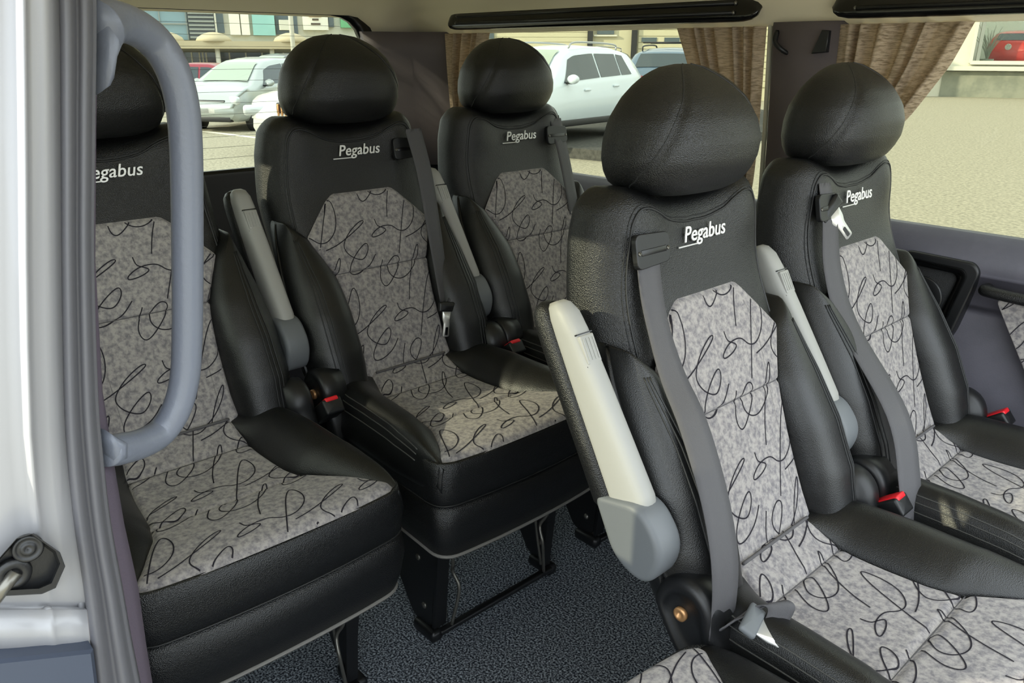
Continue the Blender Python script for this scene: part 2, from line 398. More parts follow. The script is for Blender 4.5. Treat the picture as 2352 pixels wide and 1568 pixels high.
# ------------------------------------------------------------------ curtains
def curtain(rows, nf, label, amp=0.013, y_top=0.882, y_bot=0.905, ph=0.0, sweep=None):
    """rows: (z, x_left, x_right) top to bottom"""
    rows = np.array(rows, float); zz = np.linspace(rows[0, 0], rows[-1, 0], 46)
    zi = rows[::-1, 0]; xl = np.interp(zz, zi, rows[::-1, 1]); xr = np.interp(zz, zi, rows[::-1, 2])
    for _ in range(3):
        xl[1:-1] = (xl[:-2] + xl[1:-1] * 2 + xl[2:]) / 4; xr[1:-1] = (xr[:-2] + xr[1:-1] * 2 + xr[2:]) / 4
    nu = nf * 14 + 1; u = np.linspace(0, 1, nu); P = np.zeros((len(zz), nu, 3))
    for i, z in enumerate(zz):
        t = i / (len(zz) - 1)
        w = u + 0.035 * np.sin(2 * PI * u * 2.3 + 1 + ph)
        yy = amp * (np.sin(2 * PI * nf * w + ph + .7 * t) + 0.45 * np.sin(2 * PI * nf * 1.63 * w + 2 * ph + 1.5 * t))
        yb = y_top + (y_bot - y_top) * t
        P[i] = np.column_stack([xl[i] + (xr[i] - xl[i]) * u, yb - 0.012 + yy * (0.75 + .25 * t), np.full(nu, z) - 0.01 * u * t])
    V1, F1 = grid(P); P2 = P.copy(); P2[..., 1] += 0.0015; V2, F2 = grid(P2)
    V, F = join((V1, F1), (V2, F2))
    # hem strip along both edges
    o = mesh_obj('curtain', V, F, CURT); tag(o, label, 'curtain', 'brown curtains on the side windows')
    return o
curtain([(1.262, -0.79, -0.555), (1.15, -0.785, -0.60), (1.0, -0.775, -0.63), (0.86, -0.77, -0.65)], 5, 'narrow brown curtain bunched beside the rear corner pillar', amp=.024)
curtain([(1.262, 0.225, 0.495), (1.15, 0.275, 0.495), (1.0, 0.35, 0.495), (0.90, 0.40, 0.49), (0.855, 0.42, 0.485)], 7, 'brown slub curtain hanging left of the dark window pillar, towards the white car', amp=.017, ph=.8)
curtain([(1.262, 0.675, 0.965), (1.18, 0.68, 0.93), (1.08, 0.69, 0.865), (1.0, 0.70, 0.80), (0.93, 0.705, 0.745), (0.88, 0.707, 0.73)], 6, 'brown slub curtain swept back to the pillar beside the second row window', amp=.017, ph=2.1)

# ------------------------------------------------------------------ speaker, door pull and cloth inset on the far panel
spk = empty('side_speaker', (0.99, 0.92, 0.64)); tag(spk, 'black four-cornered loudspeaker housing set in the side trim', 'speaker')
so = np.array(spk.location)
def on_wall(pxs, y): return [(lambda p: (p[0], p[2]))(at(u, v, y=y)) for u, v in pxs]
sp_out = [(0.905, 0.772), (1.053, 0.768), (1.067, 0.75), (1.035, 0.60), (1.00, 0.52), (0.905, 0.52)]
loc2 = lambda pts: [(a - so[0], b_ - so[2]) for a, b_ in pts]
V, F = prism(rounded_poly(loc2(sp_out), .014), 'y', 0.893 - so[1], 0.935 - so[1], .006); mesh_obj('housing', V, F, BLACKP, spk)
sp_in = [(0.915, 0.757), (1.035, 0.752), (1.045, 0.738), (1.015, 0.61), (0.985, 0.545), (0.915, 0.545)]
V, F = frame_ring(rounded_poly(loc2(sp_in), .014), rounded_poly(loc2([(0.925, 0.744), (1.02, 0.74), (1.028, 0.728), (1.0, 0.615), (0.972, 0.558), (0.925, 0.558)]), .01), 'y', 0.884 - so[1], 0.896 - so[1]); mesh_obj('bezel', V, F, GLOSSB, spk)
V, F = prism(rounded_poly(loc2([(0.925, 0.744), (1.02, 0.74), (1.028, 0.728), (1.0, 0.615), (0.972, 0.558), (0.925, 0.558)]), .01), 'y', 0.889 - so[1], 0.892 - so[1]); mesh_obj('grille_mesh', V, F, mat('speaker_grille', lin(30, 31, 33), .6, bump=(900, 1.0, 'voronoi')), spk)
V, F = lathe((0.955 - so[0], 0.8885 - so[1], 0.672 - so[2]), (0, -1, 0), [(0.048, 0), (0.05, .003), (0.046, .005), (0.03, .0025), (0.012, .006), (0, .007)], 32); mesh_obj('cone_ring', V, F, BLACKP, spk)
dp = at(2352, 673, y=0.90)
V, F = tube(smooth_path([(1.088, 0.90, 0.716), (1.10, 0.875, 0.716), (1.25, 0.868, 0.712), (1.45, 0.875, 0.708), (1.46, 0.905, 0.708)], 24), 0.0125, 12)
o = mesh_obj('door_pull', V, F, LEATHER); tag(o, 'black padded pull bar on the side trim above the cloth inset', 'handle')

# ------------------------------------------------------------------ squiggle print (one tile measured off the cloth)
_H, _V, _O = np.array([385., 105.]), np.array([185., 525.]), np.array([800., 135.])
SQ_PX = [
 [(800,225),(803,320),(845,388),(880,330),(888,262),(858,231),(832,265),(845,315),(885,362),(930,378),(965,345),(981,275),(971,219),(958,290),(961,420),(975,520)],
 [(912,505),(932,548),(962,572),(980,592),(958,606),(920,604),(914,584),(945,562),(1000,575),(1045,622),(1088,636),(1115,590),(1102,500),(1062,411),(1052,480),(1058,620),(1066,755)],
 [(1088,678),(1140,672),(1208,634),(1245,602),(1225,591),(1185,626),(1166,685),(1192,740),(1235,786),(1275,808),(1290,765),(1273,723),(1240,752),(1217,808),(1226,860),(1265,876),(1310,856),(1330,808)],
]
_inv = np.linalg.inv(np.column_stack([_H, _V]))
SQ = [(np.array(s, float) - _O) @ _inv.T for s in SQ_PX]
TILE = (0.215, 0.187)
def squiggles(a0, a1, b0, b1, inside, surf, wid=0.0021, off=(0, 0)):
    """ribbons over the (a,b) plane (b counted downwards), kept where inside(a,b), lifted by surf(a,b)->xyz"""
    V, F = [], []
    i0, i1 = math.floor((a0 - off[0]) / TILE[0]) - 2, math.ceil((a1 - off[0]) / TILE[0]) + 1
    j0, j1 = math.floor((b0 - off[1]) / TILE[1]) - 2, math.ceil((b1 - off[1]) / TILE[1]) + 1
    for i in range(i0, i1):
        for j in range(j0, j1):
            for s in SQ:
                pth = smooth_path(s, 7 * len(s))
                for _ in range(6): pth[1:-1] = (pth[:-2] + 2 * pth[1:-1] + pth[2:]) / 4
                pth = (pth + (i, j)) * TILE + off
                T = np.gradient(pth, axis=0); T /= np.linalg.norm(T, axis=1)[:, None]; N = np.column_stack([-T[:, 1], T[:, 0]]) * wid / 2
                ok = [inside(a, b_) for a, b_ in pth]; prev = None
                for q in range(len(pth)):
                    if not ok[q]: prev = None; continue
                    L, R = pth[q] - N[q], pth[q] + N[q]
                    V.append(surf(*L)); V.append(surf(*R)); k = len(V) - 2
                    if prev is not None: F.append((prev, k, k + 1, prev + 1))
                    prev = k
    return V, F
# cloth inset under the pull bar
inset = [(1.105, 0.700), (1.50, 0.690), (1.50, 0.40), (1.24, 0.47)]
it_ = empty('trim_5', (1.25, 0.90, 0.55)); tag(it_, 'grey squiggle cloth inset in the side trim panel', 'trim', kind='structure')
io = np.array(it_.location)
ipoly = rounded_poly(inset, .02)
V, F = prism([(a - io[0], b_ - io[2]) for a, b_ in ipoly], 'y', 0.897 - io[1], 0.93 - io[1], .003); mesh_obj('cloth_panel', V, F, FABRIC, it_, smooth=False)
def in_poly(poly):
    poly = np.array(poly)
    def f(a, b_):
        x, y = poly[:, 0], poly[:, 1]; xn, yn = np.roll(x, -1), np.roll(y, -1)
        c = ((y > b_) != (yn > b_)) & (a < (xn - x) * (b_ - y) / (yn - y + 1e-12) + x)
        return bool(c.sum() % 2)
    return f
_ip = in_poly(ipoly)
V, F = squiggles(1.1, 1.5, -0.70, -0.40, lambda a, b_: _ip(a, -b_), lambda a, b_: (a - io[0], 0.8962 - io[1], -b_ - io[2]))
tag(mesh_obj('printed_lines', V, F, PRINT, it_, smooth=False), kind='stuff')

# ================================================================== SEATS
PROF = [(.36, .228), (.42, .208), (.49, .178), (.60, .130), (.73, .078), (.811, .043), (.896, .004), (.98, -.014), (1.06, -.034), (1.12, -.05)]
prof = lambda z: sitp(z, PROF)
def front(y, z):
    y = np.asarray(y, float); z = np.asarray(z, float)
    wing = 0.016 * np.exp(-((np.abs(y) - .135) / .055) ** 2) * ss(.93, 1.02, z)
    return prof(z) + wing - 0.008 * np.exp(-(y / .09) ** 2) * ss(.92, 1.03, z)
INS_W = [(.462, .104), (.475, .120), (.49, .126), (.55, .121), (.65, .122), (.70, .126), (.73, .131), (.77, .148), (.811, .168), (.852, .128), (.885, .094), (.892, .084), (.896, .072)]
hw_back = lambda z: itp(z, INS_W)
def back_surf(a, b_, lift=0.0042):
    z = -b_; d = min(hw_back(z) - abs(a), .896 - z, z - .462)
    g = -0.008 * math.exp(-(max(d, 0) / .005) ** 2) - 0.0045 * math.exp(-((z - .728) / .0035) ** 2)
    return (float(front(a, z)) + lift + g - .030 * max(0, (.505 - z) / .043) ** 2, a, z)
CU_W = [(.165, .100), (.22, .108), (.30, .112), (.37, .114), (.41, .120), (.46, .148), (.53, .190), (.575, .214), (.62, .222)]
CU_Z = [(.165, .516), (.20, .498), (.235, .476), (.30, .473), (.40, .478), (.45, .487), (.51, .494), (.56, .494), (.60, .492)]
CU_WIDE = [(.165, .105), (.22, .118), (.30, .130), (.40, .140), (.46, .154), (.53, .190), (.575, .214), (.62, .222)]
hw_c = lambda x, wide=False: itp(x, CU_WIDE if wide else CU_W)
front_x = lambda y: .587 + .016 * (1 - (np.asarray(y) / .22) ** 2) - .020 * np.clip((np.abs(np.asarray(y)) - .185) / .035, 0, 1) ** 2
def cush_z(x, y, lift=0.0):
    e = front_x(y) - x
    z = sitp(x, CU_Z) + 0.006 * (1 - (np.asarray(y) / .22) ** 2) * ss(.45, .55, x)
    z = z - 0.006 * np.clip(1 - e / .035, 0, 1) ** 2
    for s0 in (.238, .425): z = z - 0.007 * np.exp(-((x - s0) / .0055) ** 2)
    return z + lift
SE = lambda a, n: np.sign(a) * np.abs(a) ** (2.0 / n)

def backrest_mesh():
    W = [(.36, .195), (.45, .205), (.60, .212), (.75, .216), (.88, .214), (.98, .205), (1.03, .194), (1.06, .178), (1.09, .150)]
    D = [(.36, .10), (.60, .125), (.85, .142), (1.0, .122), (1.09, .095)]
    rings = []; n = 72; a = np.linspace(0, 2 * PI, n, endpoint=False)
    zs = list(np.linspace(.38, 1.03, 40)); lev = [(z, 0.0) for z in zs] + [(1.03 + .034 * math.sin(t), t) for t in np.linspace(.2, PI / 2 - .05, 8)]
    for z, t in lev:
        w = float(itp(z, W)) - (.024 * (1 - math.cos(t))); d = float(itp(z, D)) * (1 - .55 * (1 - math.cos(t)))
        y = w * SE(np.cos(a), 4.2); s = SE(np.sin(a), 3.4)
        sag = 0.030 * np.clip(1 - (y / .15) ** 2, 0, 1) * ss(.93, 1.05, z)
        zz = z - sag
        xf = front(y, zz) - .003 - .036 * np.clip((np.abs(y) - .165) / .05, 0, 1) ** 2 - .020 * (1 - math.cos(t))
        xb = prof(z) - .003 - itp(z, D) + .020 * (1 - math.cos(t))
        x = xb + (xf - xb) * (s + 1) / 2
        rings.append(np.column_stack([x, y, zz]))
    return loft(rings), rings
def bolster_rings(sg):
    YO = [(.44, .228), (.50, .244), (.58, .252), (.66, .250), (.74, .240), (.80, .228), (.845, .214)]
    BU = [(.44, .022), (.50, .046), (.58, .060), (.66, .056), (.73, .040), (.79, .020), (.845, .003)]
    n = 44; a = np.linspace(0, 2 * PI, n, endpoint=False); rings = []
    lev = [(.448, .55), (.450, .8), (.456, .95), (.466, 1.0)] + [(z, 1.0) for z in np.linspace(.48, .825, 32)] + [(.836, .9), (.843, .7), (.846, .35)]
    for z, k in lev:
        yi = float(hw_back(z)) - .003 if z < .811 else .168 + (z - .811) / .035 * .040 - .004
        yo = float(itp(z, YO)); yc = (yi + yo) / 2; hw = (yo - yi) / 2 * k
        xf = float(prof(z)) + float(itp(z, BU)) * k; xb = float(prof(z)) - .085
        xc = (xf + xb) / 2; hd = (xf - xb) / 2 * (0.6 + .4 * k)
        y = yc + hw * SE(np.cos(a), 2.7); x = xc + hd * SE(np.sin(a), 2.5)
        x = x - .018 * np.clip((y - yc) / max(hw, 1e-4), 0, 1) ** 2 * (np.sin(a) > 0)
        rings.append(np.column_stack([x, sg * y, np.full(n, z)]))
    if sg < 0: rings = [r[::-1] for r in rings]
    return rings
def cush_bolster_rings(sg, wide=False):
    n = 40; a = np.linspace(0, 2 * PI, n, endpoint=False); rings = []
    xs = [(.150, .5), (.155, .8), (.165, 1.)] + [(x, 1.) for x in np.linspace(.19, .53, 26)] + [(.548, .97), (.562, .88), (.575, .7), (.584, .4)]
    for x, k in xs:
        yi = float(hw_c(x, wide)) - .003; yo = float(itp(x, [(.15, .222), (.25, .240), (.45, .246), (.54, .241), (.584, .228)]))
        top = float(itp(x, [(.15, .512), (.22, .527), (.32, .530), (.42, .526), (.50, .513), (.56, .498), (.584, .488)])); bot = .43
        zi = float(cush_z(min(x, .57), yi)) - .005; zo = .452; t = np.linspace(0, 1, 27); kk = 0.55 + .45 * k
        ztop = np.where(t <= .58, zi + (top - zi) * np.sin(PI / 2 * np.minimum(t / .58, 1)) ** .72, top - (top - zo) * np.clip((t - .58) / .42, 0, 1) ** 2.4)
        ztop = zo + (ztop - zo) * kk
        y = np.concatenate([yi + (yo - yi) * t, [yo + .001, yo - .002, yo - .01, (yi + yo) / 2, yi + .006]]); z = np.concatenate([ztop, [.442, .43, .425, .425, .43]])
        rings.append(np.column_stack([np.full(len(y), x), sg * y, z]))
    if sg < 0: rings = [r[::-1] for r in rings]
    return rings
def headrest_mesh():
    WY = [(1.045, .085), (1.050, .112), (1.060, .129), (1.075, .137), (1.10, .1415), (1.13, .141), (1.16, .134), (1.19, .117), (1.21, .097), (1.224, .073), (1.232, .05), (1.236, .02)]
    XF = [(1.045, -.070), (1.050, -.050), (1.060, -.036), (1.075, -.025), (1.10, -.014), (1.13, -.011), (1.16, -.019), (1.19, -.038), (1.21, -.060), (1.224, -.080), (1.232, -.094), (1.236, -.105)]
    XB = [(1.045, -.150), (1.050, -.172), (1.060, -.185), (1.075, -.193), (1.10, -.198), (1.13, -.197), (1.16, -.190), (1.19, -.174), (1.21, -.158), (1.224, -.145), (1.232, -.133), (1.236, -.120)]
    FS = [(1.045, .99), (1.08, .955), (1.12, .885), (1.16, .78), (1.20, .64), (1.236, .5)]
    n = 120; a = np.linspace(0, 2 * PI, n, endpoint=False); rings = []
    zs = [1.045, 1.049, 1.055, 1.061, 1.068, 1.078] + list(np.linspace(1.09, 1.20, 14)) + [1.207, 1.214, 1.221, 1.227, 1.232, 1.2345, 1.236]
    for z in zs:
        w, xf, xb = (float(itp(z, t)) for t in (WY, XF, XB))
        y = w * SE(np.cos(a), 2.7); x = .042 + (xf + xb) / 2 + (xf - xb) / 2 * SE(np.sin(a), 2.5)
        cr = np.exp(-((np.abs(y) - w * float(itp(z, FS))) / .006) ** 2) * (np.sin(a) > 0) * .0045      # crease where the panels are sewn
        dl = np.sqrt((x - x.mean()) ** 2 + y ** 2) + 1e-6; x, y = x - (x - x.mean()) / dl * cr, y - y / dl * cr
        rings.append(np.column_stack([x, y, np.full(n, z) - 0.010 * (y / .14) ** 2 * ss(1.14, 1.06, z)*-1 - 0.004*(y/.14)**2]))
    return loft(rings), rings
def ring_line(rings, fn, i0, i1, r, off=0.0008):
    """tube along the vertex that fn(ring) picks in every ring"""
    pts = []
    for R in rings[i0:i1]:
        c = R.mean(0); p = R[fn(R)]; d = p - c; pts.append(p + d / (np.linalg.norm(d) + 1e-9) * off)
    return tube(smooth_path(np.array(pts), len(pts) * 2), r, 6)

def ribbon(path, wdir, width, thick=0.0016):
    """belt webbing: path (n,3), wdir (n,3) or vector"""
    path = np.array(path, float); w = np.broadcast_to(np.array(wdir, float), path.shape); w = w / np.linalg.norm(w, axis=1)[:, None]
    T = np.gradient(path, axis=0); T /= np.linalg.norm(T, axis=1)[:, None]; N = np.cross(T, w); N /= np.linalg.norm(N, axis=1)[:, None] + 1e-9
    wd = np.broadcast_to(width, (len(path),)); rings = []
    for p, wv, nv, ww in zip(path, w, N, wd):
        ring = [p + wv * ww * s + nv * (thick / 2) * (1 if q else -1) * (1 - .0) + nv * .0007 * math.cos(s * 14) for q, ss_ in ((0, (-.5, -.25, 0, .25, .5)), (1, (.5, .25, 0, -.25, -.5))) for s in ss_]
        rings.append(np.array(ring))
    return loft(rings)

def text_mesh(body, size, parent, m, shear=.28):
    cu = bpy.data.curves.new('logo_text', 'FONT'); cu.body = body; cu.size = size; cu.shear = shear; cu.extrude = .0006; cu.offset = 0.0; cu.align_x = 'CENTER'; cu.space_character = 1.02
    cu.bevel_depth = 0.0005; cu.bevel_resolution = 1; cu.resolution_u = 3
    tmp = bpy.data.objects.new('tmp_text', cu); C.objects.link(tmp); bpy.context.view_layer.update()
    me = bpy.data.meshes.new_from_object(tmp.evaluated_get(bpy.context.evaluated_depsgraph_get()))
    C.objects.unlink(tmp); bpy.data.objects.remove(tmp)
    me.name = 'lettering'; me.materials.clear(); me.materials.append(m)
    o = bpy.data.objects.new('lettering', me); C.objects.link(o)
    if parent: o.parent = parent
    return o

def make_seat(belt_side, wide=-1):
    """a seat facing +x, origin on the floor below the seat's reference point; belt_side +1 / -1"""
    S = empty('van_seat'); bs = belt_side
    # backrest
    (V, F), br = backrest_mesh(); bk = mesh_obj('backrest', V, F, LEATHER, S)
    fr = [r[np.where(np.sin(np.linspace(0, 2 * PI, 72, endpoint=False)) >= -1e-6)[0]] for r in br]
    fr = [r[np.argsort(r[:, 1])] for r in fr]
    def body_pt(y, z, lift=.0004):
        best = []
        for r in fr: best.append((np.interp(y, r[:, 1], r[:, 2]), np.interp(y, r[:, 1], r[:, 0]), abs(y) <= r[-1, 1]))
        zz = np.array([q[0] for q in best if q[2]]); xx = np.array([q[1] for q in best if q[2]]); o_ = np.argsort(zz)
        return (float(np.interp(z, zz[o_], xx[o_])) + lift, y, z)
    zt = lambda y: float(itp(abs(y), [(0, 1.004), (.05, 1.008), (.09, 1.022), (.13, 1.036), (.145, 1.036)]))
    for off_, rad, nm in ((0.0, .0021, 'seam'), (.006, .0010, 'stitching')):
        loop = [(-.182, .80), (-.178, .88), (-.172, .95), (-.165, 1.0), (-.158, 1.022), (-.145, 1.036), (-.125, 1.037), (-.10, 1.028), (-.07, 1.013), (-.03, 1.005), (0, 1.004)]
        loop = loop + [(-y_, z_) for y_, z_ in loop[::-1][1:]]
        c2 = np.array([0, .85]); pts = []
        for q in smooth_path([(0,) + p for p in loop], 90)[:, 1:]:
            v_ = q - c2; q = q + v_ / np.linalg.norm(v_) * off_; pts.append(body_pt(q[0], q[1]))
        V, F = tube(np.array(pts), rad, 6); mesh_obj(nm, V, F, THREAD_D, bk)
    # fabric insert
    zs = np.concatenate([np.linspace(.462, .722, 60), np.linspace(.7235, .7325, 7), np.linspace(.735, .880, 36), np.linspace(.884, .896, 9)])
    us = np.sin(np.linspace(-1, 1, 45) * PI / 2)
    P = np.array([[back_surf(u * hw_back(z), -z) for u in us] for z in zs])
    V, F = grid(P); ins = mesh_obj('backrest_fabric', V, F, FABRIC, S)
    V, F = squiggles(-.17, .17, -.896, -.462, lambda a, b_: .464 < -b_ < .894 and abs(a) < hw_back(-b_) - .0015, lambda a, b_: back_surf(a, b_, .0048), off=(.02, -.03))
    tag(mesh_obj('printed_lines', V, F, PRINT, ins, smooth=False), kind='stuff')
    # panel seams that run down the insert
    for sg in (-1, 1):
        V, F = tube(np.array([back_surf(sg * float(itp(z, [(.47, .088), (.73, .092), (.82, .10), (.87, .082)])), -z, .0040) for z in np.linspace(.47, .865, 50)]), .0007, 4)
        mesh_obj('seam', V, F, mat('cloth_seam', lin(120, 116, 116), .9) if 'cloth_seam' not in MATS else MATS['cloth_seam'], ins)
    V, F = tube(np.array([back_surf(y_, -.728, .0046) for y_ in np.linspace(-.129, .129, 40)]), .0010, 5); mesh_obj('seam', V, F, SEAM_CREASE, ins)
    # side bolsters with triple stitching
    for sg in (-1, 1):
        R = bolster_rings(sg); V, F = loft(R); bo = mesh_obj('bolster', V, F, LEATHER_S, S)
        parts = []
        for frac in (.30, .37, .44):
            def pick(ring, f=frac):
                y = np.abs(ring[:, 1]); ymax, ymin = y.max(), y.min(); ok = ring[:, 0] > ring[:, 0].mean()
                tgt = ymax - (ymax - ymin) * f; d = np.abs(y - tgt) + (~ok) * 9; return int(np.argmin(d))
            pts = []
            for ring in R[2:-4]:
                y = np.abs(ring[:, 1]); up = ring[ring[:, 0] > ring[:, 0].mean()]; o_ = np.argsort(np.abs(up[:, 1])); up = up[o_]
                tgt = np.abs(up[:, 1]).max() - (y.max() - y.min()) * frac
                pts.append((np.interp(tgt, np.abs(up[:, 1]), up[:, 0]) + .0004, sg * tgt, ring[0, 2]))
            parts.append(tube(smooth_path(pts, 60), .0013, 6))
        V, F = join(*parts); mesh_obj('stitching', V, F, THREAD_D, bo)
    # headrest with seams and posts
    (V, F), hr = headrest_mesh(); hd = mesh_obj('headrest', V, F, LEATHER, S)
    for sg in (-1, 1):
        pts = []
        for i, ring in enumerate(hr[2:]):
            z = ring[0, 2]; w = np.abs(ring[:, 1]).max(); f = float(itp(ring[:, 2].mean(), [(1.045, .99), (1.08, .955), (1.12, .885), (1.16, .78), (1.20, .64), (1.236, .5)]))
            up = ring[ring[:, 0] >= np.median(ring[:, 0])]; up = up[np.argsort(up[:, 1])]; yy = sg * w * f
            pts.append((np.interp(yy, up[:, 1], up[:, 0]) - .0004, yy, np.interp(yy, up[:, 1], up[:, 2])))
        V, F = tube(smooth_path(pts, 50), .0013, 6); mesh_obj('seam', V, F, THREAD_D, hd)
        V, F = tube(np.array([(-.07, sg * .05, 1.0), (-.065, sg * .05, 1.07)]), .006, 10); mesh_obj('headrest_post', V, F, CHROME, hd)
    # logo badge
    lg = empty('logo'); lg.parent = S
    xz = float(front(0.01, .978)); slope = (float(prof(.99)) - float(prof(.966))) / .024
    lg.location = (xz + .0035, 0.012, .975); lg.rotation_euler = (0, 0, 0)
    tx = text_mesh('Pegabus', .034, lg, BADGE); tx.rotation_euler = (PI / 2 - math.atan(-slope), 0, PI / 2); tx.location = (0, 0, 0)
    V, F = box((.0012, -.044, -.0058), (.0012, .052, .0022)); mesh_obj('underline', V, F, BADGE, lg, smooth=False)
    lg['label'] = 'raised silver Pegabus lettering'
    # belt guide plate in the shoulder
    gy = bs * .138; gz = .985; gx = float(front(gy, gz))
    gd = empty('belt_guide'); gd.parent = S; gd.location = (gx + .001, gy, gz); gd.rotation_euler = (0, math.atan(slope) * 1.0, 0)
    V, F = prism(rounded_poly([(-.040, -.030), (.038, -.026), (.040, .018), (-.038, .022)], .012), 'x', -.006, .004, .002); mesh_obj('plate', V, F, BLACKP, gd, smooth=False)
    V, F = box((.0038, 0, -.006), (.002, .058, .009), .0008); mesh_obj('slot', V, F, FRIT, gd)
    for sy in (-.033, .033): V, F = lathe((.004, sy, -.006), (1, 0, 0), [(.0035, 0), (.003, .0014), (0, .0016)], 10); mesh_obj('screw', V, F, WIRE, gd)
    # ---------------- cushion
    def plan(ins=0.0, zc=None):
        base = rounded_poly([(.590 - ins, -.236 + ins), (.590 - ins, .236 - ins), (.16, .225 - ins), (.16, -.225 + ins)], [.045, .045, .03, .03], 7)
        dense = []
        for i in range(len(base)):
            p, q = base[i], base[(i + 1) % len(base)]; k = max(1, int(np.linalg.norm(q - p) / .03))
            for t in range(k): dense.append(p + (q - p) * t / k)
        dense = np.array(dense); dense[:, 0] += np.where(dense[:, 0] > .4, .016 * np.clip(1 - (dense[:, 1] / .225) ** 2, 0, 1), 0)
        return dense
    n0 = len(plan()); 
    def ring(ins, z):
        q = plan(0.0); c = np.array([.37, 0]); d = q - c; L = np.linalg.norm(d, axis=1)[:, None]; q = q - d / L * ins
        return np.column_stack([q, np.full(len(q), z)])
    V, F = loft([ring(.03, .440), ring(.012, .482), ring(.005, .489), ring(.001, .484), ring(-.003, .46), ring(-.004, .43), ring(.0, .402), ring(.006, .394), ring(.03, .39)])
    cb = mesh_obj('cushion_band', V, F, LEATHER, S)
    V, F = loft([ring(.03, .398), ring(.005, .393), ring(-.002, .385), ring(-.004, .35), ring(.004, .31), ring(.014, .282), ring(.022, .276), ring(.06, .277)])
    sk = mesh_obj('cushion_skirt', V, F, LEATHER, S)
    rr = ring(.015, .278); V, F = loft([r for r in _tor(rr, .0042)], cap=False); mesh_obj('hem', V, F, HEM, sk)
    rr = ring(.001, .3985); V, F = loft([r for r in _tor(rr, .0016)], cap=False); mesh_obj('seam', V, F, THREAD_D, sk)
    for sg in (-1, 1):
        pts = []
        for z in np.linspace(.40, .486, 14):
            pts.append((.578 - .0 + float(itp(z, [(.40, -.001), (.43, .003), (.46, .002), (.486, -.006)])), sg * (.2235 + float(itp(z, [(.40, 0), (.43, .003), (.486, -.005)]))), z))
        V, F = tube(np.array(pts), .0014, 6); mesh_obj('corner_seam', V, F, THREAD_D, cb)
    # seat fabric
    ns, nu = 90, 45; us = np.sin(np.linspace(-1, 1, nu) * PI / 2); P = np.zeros((ns, nu, 3))
    for i, s in enumerate(np.linspace(0, 1, ns)):
        xn = .165 + s * (.590 - .165); wn_, wp_ = float(hw_c(xn, wide < 0)), float(hw_c(xn, wide > 0)); w = np.where(us < 0, wn_, wp_)
        y = us * w; x = .165 + s * (front_x(y) - .165); d = np.minimum(w - np.abs(y), (front_x(y) - x))
        z = np.maximum(cush_z(x, y, .003) - .006 * np.exp(-(np.clip(d, 0, None) / .005) ** 2), np.where(x > .5, .4855, 0))
        P[i] = np.column_stack([x, y, z])
    V, F = grid(P[:, ::-1]); cf = mesh_obj('cushion_fabric', V, F, FABRIC, S)
    def csurf(a, b_):
        x = b_; d = min(float(hw_c(x, a * wide > 0)) - abs(a), float(front_x(a)) - x)
        return (x, a, float(cush_z(x, a, .0038)) - .006 * math.exp(-(max(d, 0) / .005) ** 2))
    V, F = squiggles(-.22, .22, .165, .61, lambda a, b_: .17 < b_ < front_x(a) - .002 and abs(a) < hw_c(b_, a * wide > 0) - .002, csurf, off=(-.03, .02))
    tag(mesh_obj('printed_lines', V, F, PRINT, cf, smooth=False), kind='stuff')
    for x_ in (.238, .425):
        lo2, hi2 = -float(hw_c(x_, wide < 0)) + .003, float(hw_c(x_, wide > 0)) - .003
        V, F = tube(np.array([(x_, y_, float(cush_z(x_, y_, .0034))) for y_ in np.linspace(lo2, hi2, 30)]), .0011, 5); mesh_obj('seam', V, F, SEAM_CREASE, cf)
    V, F = tube(np.array([(.1785, y_, .5140) for y_ in np.linspace(-.098, .098, 20)]), .0028, 8); mesh_obj('crease_shade', V, F, SEAM_CREASE, cf)  # dark strip standing in for shade in the crease between back and cushion
    for sg in (-1, 1):
        R = cush_bolster_rings(sg, sg == wide); V, F = loft(R); cbo = mesh_obj('cushion_bolster', V, F, LEATHER_S, S)
        parts = []
        for fr in (.10, .155, .21):
            pts = []
            for q in R[3:-5]:
                up = q[(q[:, 2] > .445)]; up = up[np.argsort(np.abs(up[:, 1]))]; ya = np.abs(q[:, 1]); tg = ya.max() - (ya.max() - ya.min()) * fr
                pts.append((q[0, 0], sg * tg, np.interp(tg, np.abs(up[:, 1]), up[:, 2]) + .0004))
            parts.append(tube(smooth_path(pts, 50), .0013, 6))
        V, F = join(*parts); mesh_obj('stitching', V, F, THREAD, cbo)
    # under frame: pan, side plates, feet, cross bars, latch wires
    V, F = box((.36, 0, .283), (.40, .40, .02), .006); mesh_obj('seat_pan', V, F, STEELB, S)
    for sg in (-1, 1):
        y0 = sg * .175
        pl = [(.20, .285), (.50, .285), (.505, .26), (.475, .10), (.47, .035), (.43, .022), (.40, .03), (.33, .14), (.24, .20)]
        V, F = prism(rounded_poly(pl, .012, 3), 'y', y0 - .003, y0 + .003, .001); lp = mesh_obj('leg_plate', V, F, STEELB, S)
        V, F = prism([(.470, y0 - .003), (.478, y0 - .003), (.478, y0 - sg * .028), (.470, y0 - sg * .028)], 'z', .03, .28); 
        Va = np.array(V); Va[:, 0] += (Va[:, 2] - .03) * .11; mesh_obj('flange', Va, F, STEELB, lp, smooth=False)
        V, F = box((.45, y0, .014), (.075, .030, .028), .008); mesh_obj('foot_clamp', V, F, STEELB, lp)
        for bx, bz in ((.445, .075), (.43, .19)):
            V, F = lathe((bx, y0 - .003, bz), (0, -1, 0), [(.008, 0), (.007, .003), (0, .0034)], 12); mesh_obj('bolt', V, F, WIRE, lp)
        V, F = tube(smooth_path([(.49, y0 - sg * .03, .275), (.50, y0 - sg * .035, .20), (.485, y0 - sg * .045, .16), (.50, y0 - sg * .05, .12), (.49, y0 - sg * .035, .03)], 30), .0038, 8); mesh_obj('latch_wire', V, F, WIRE, S)
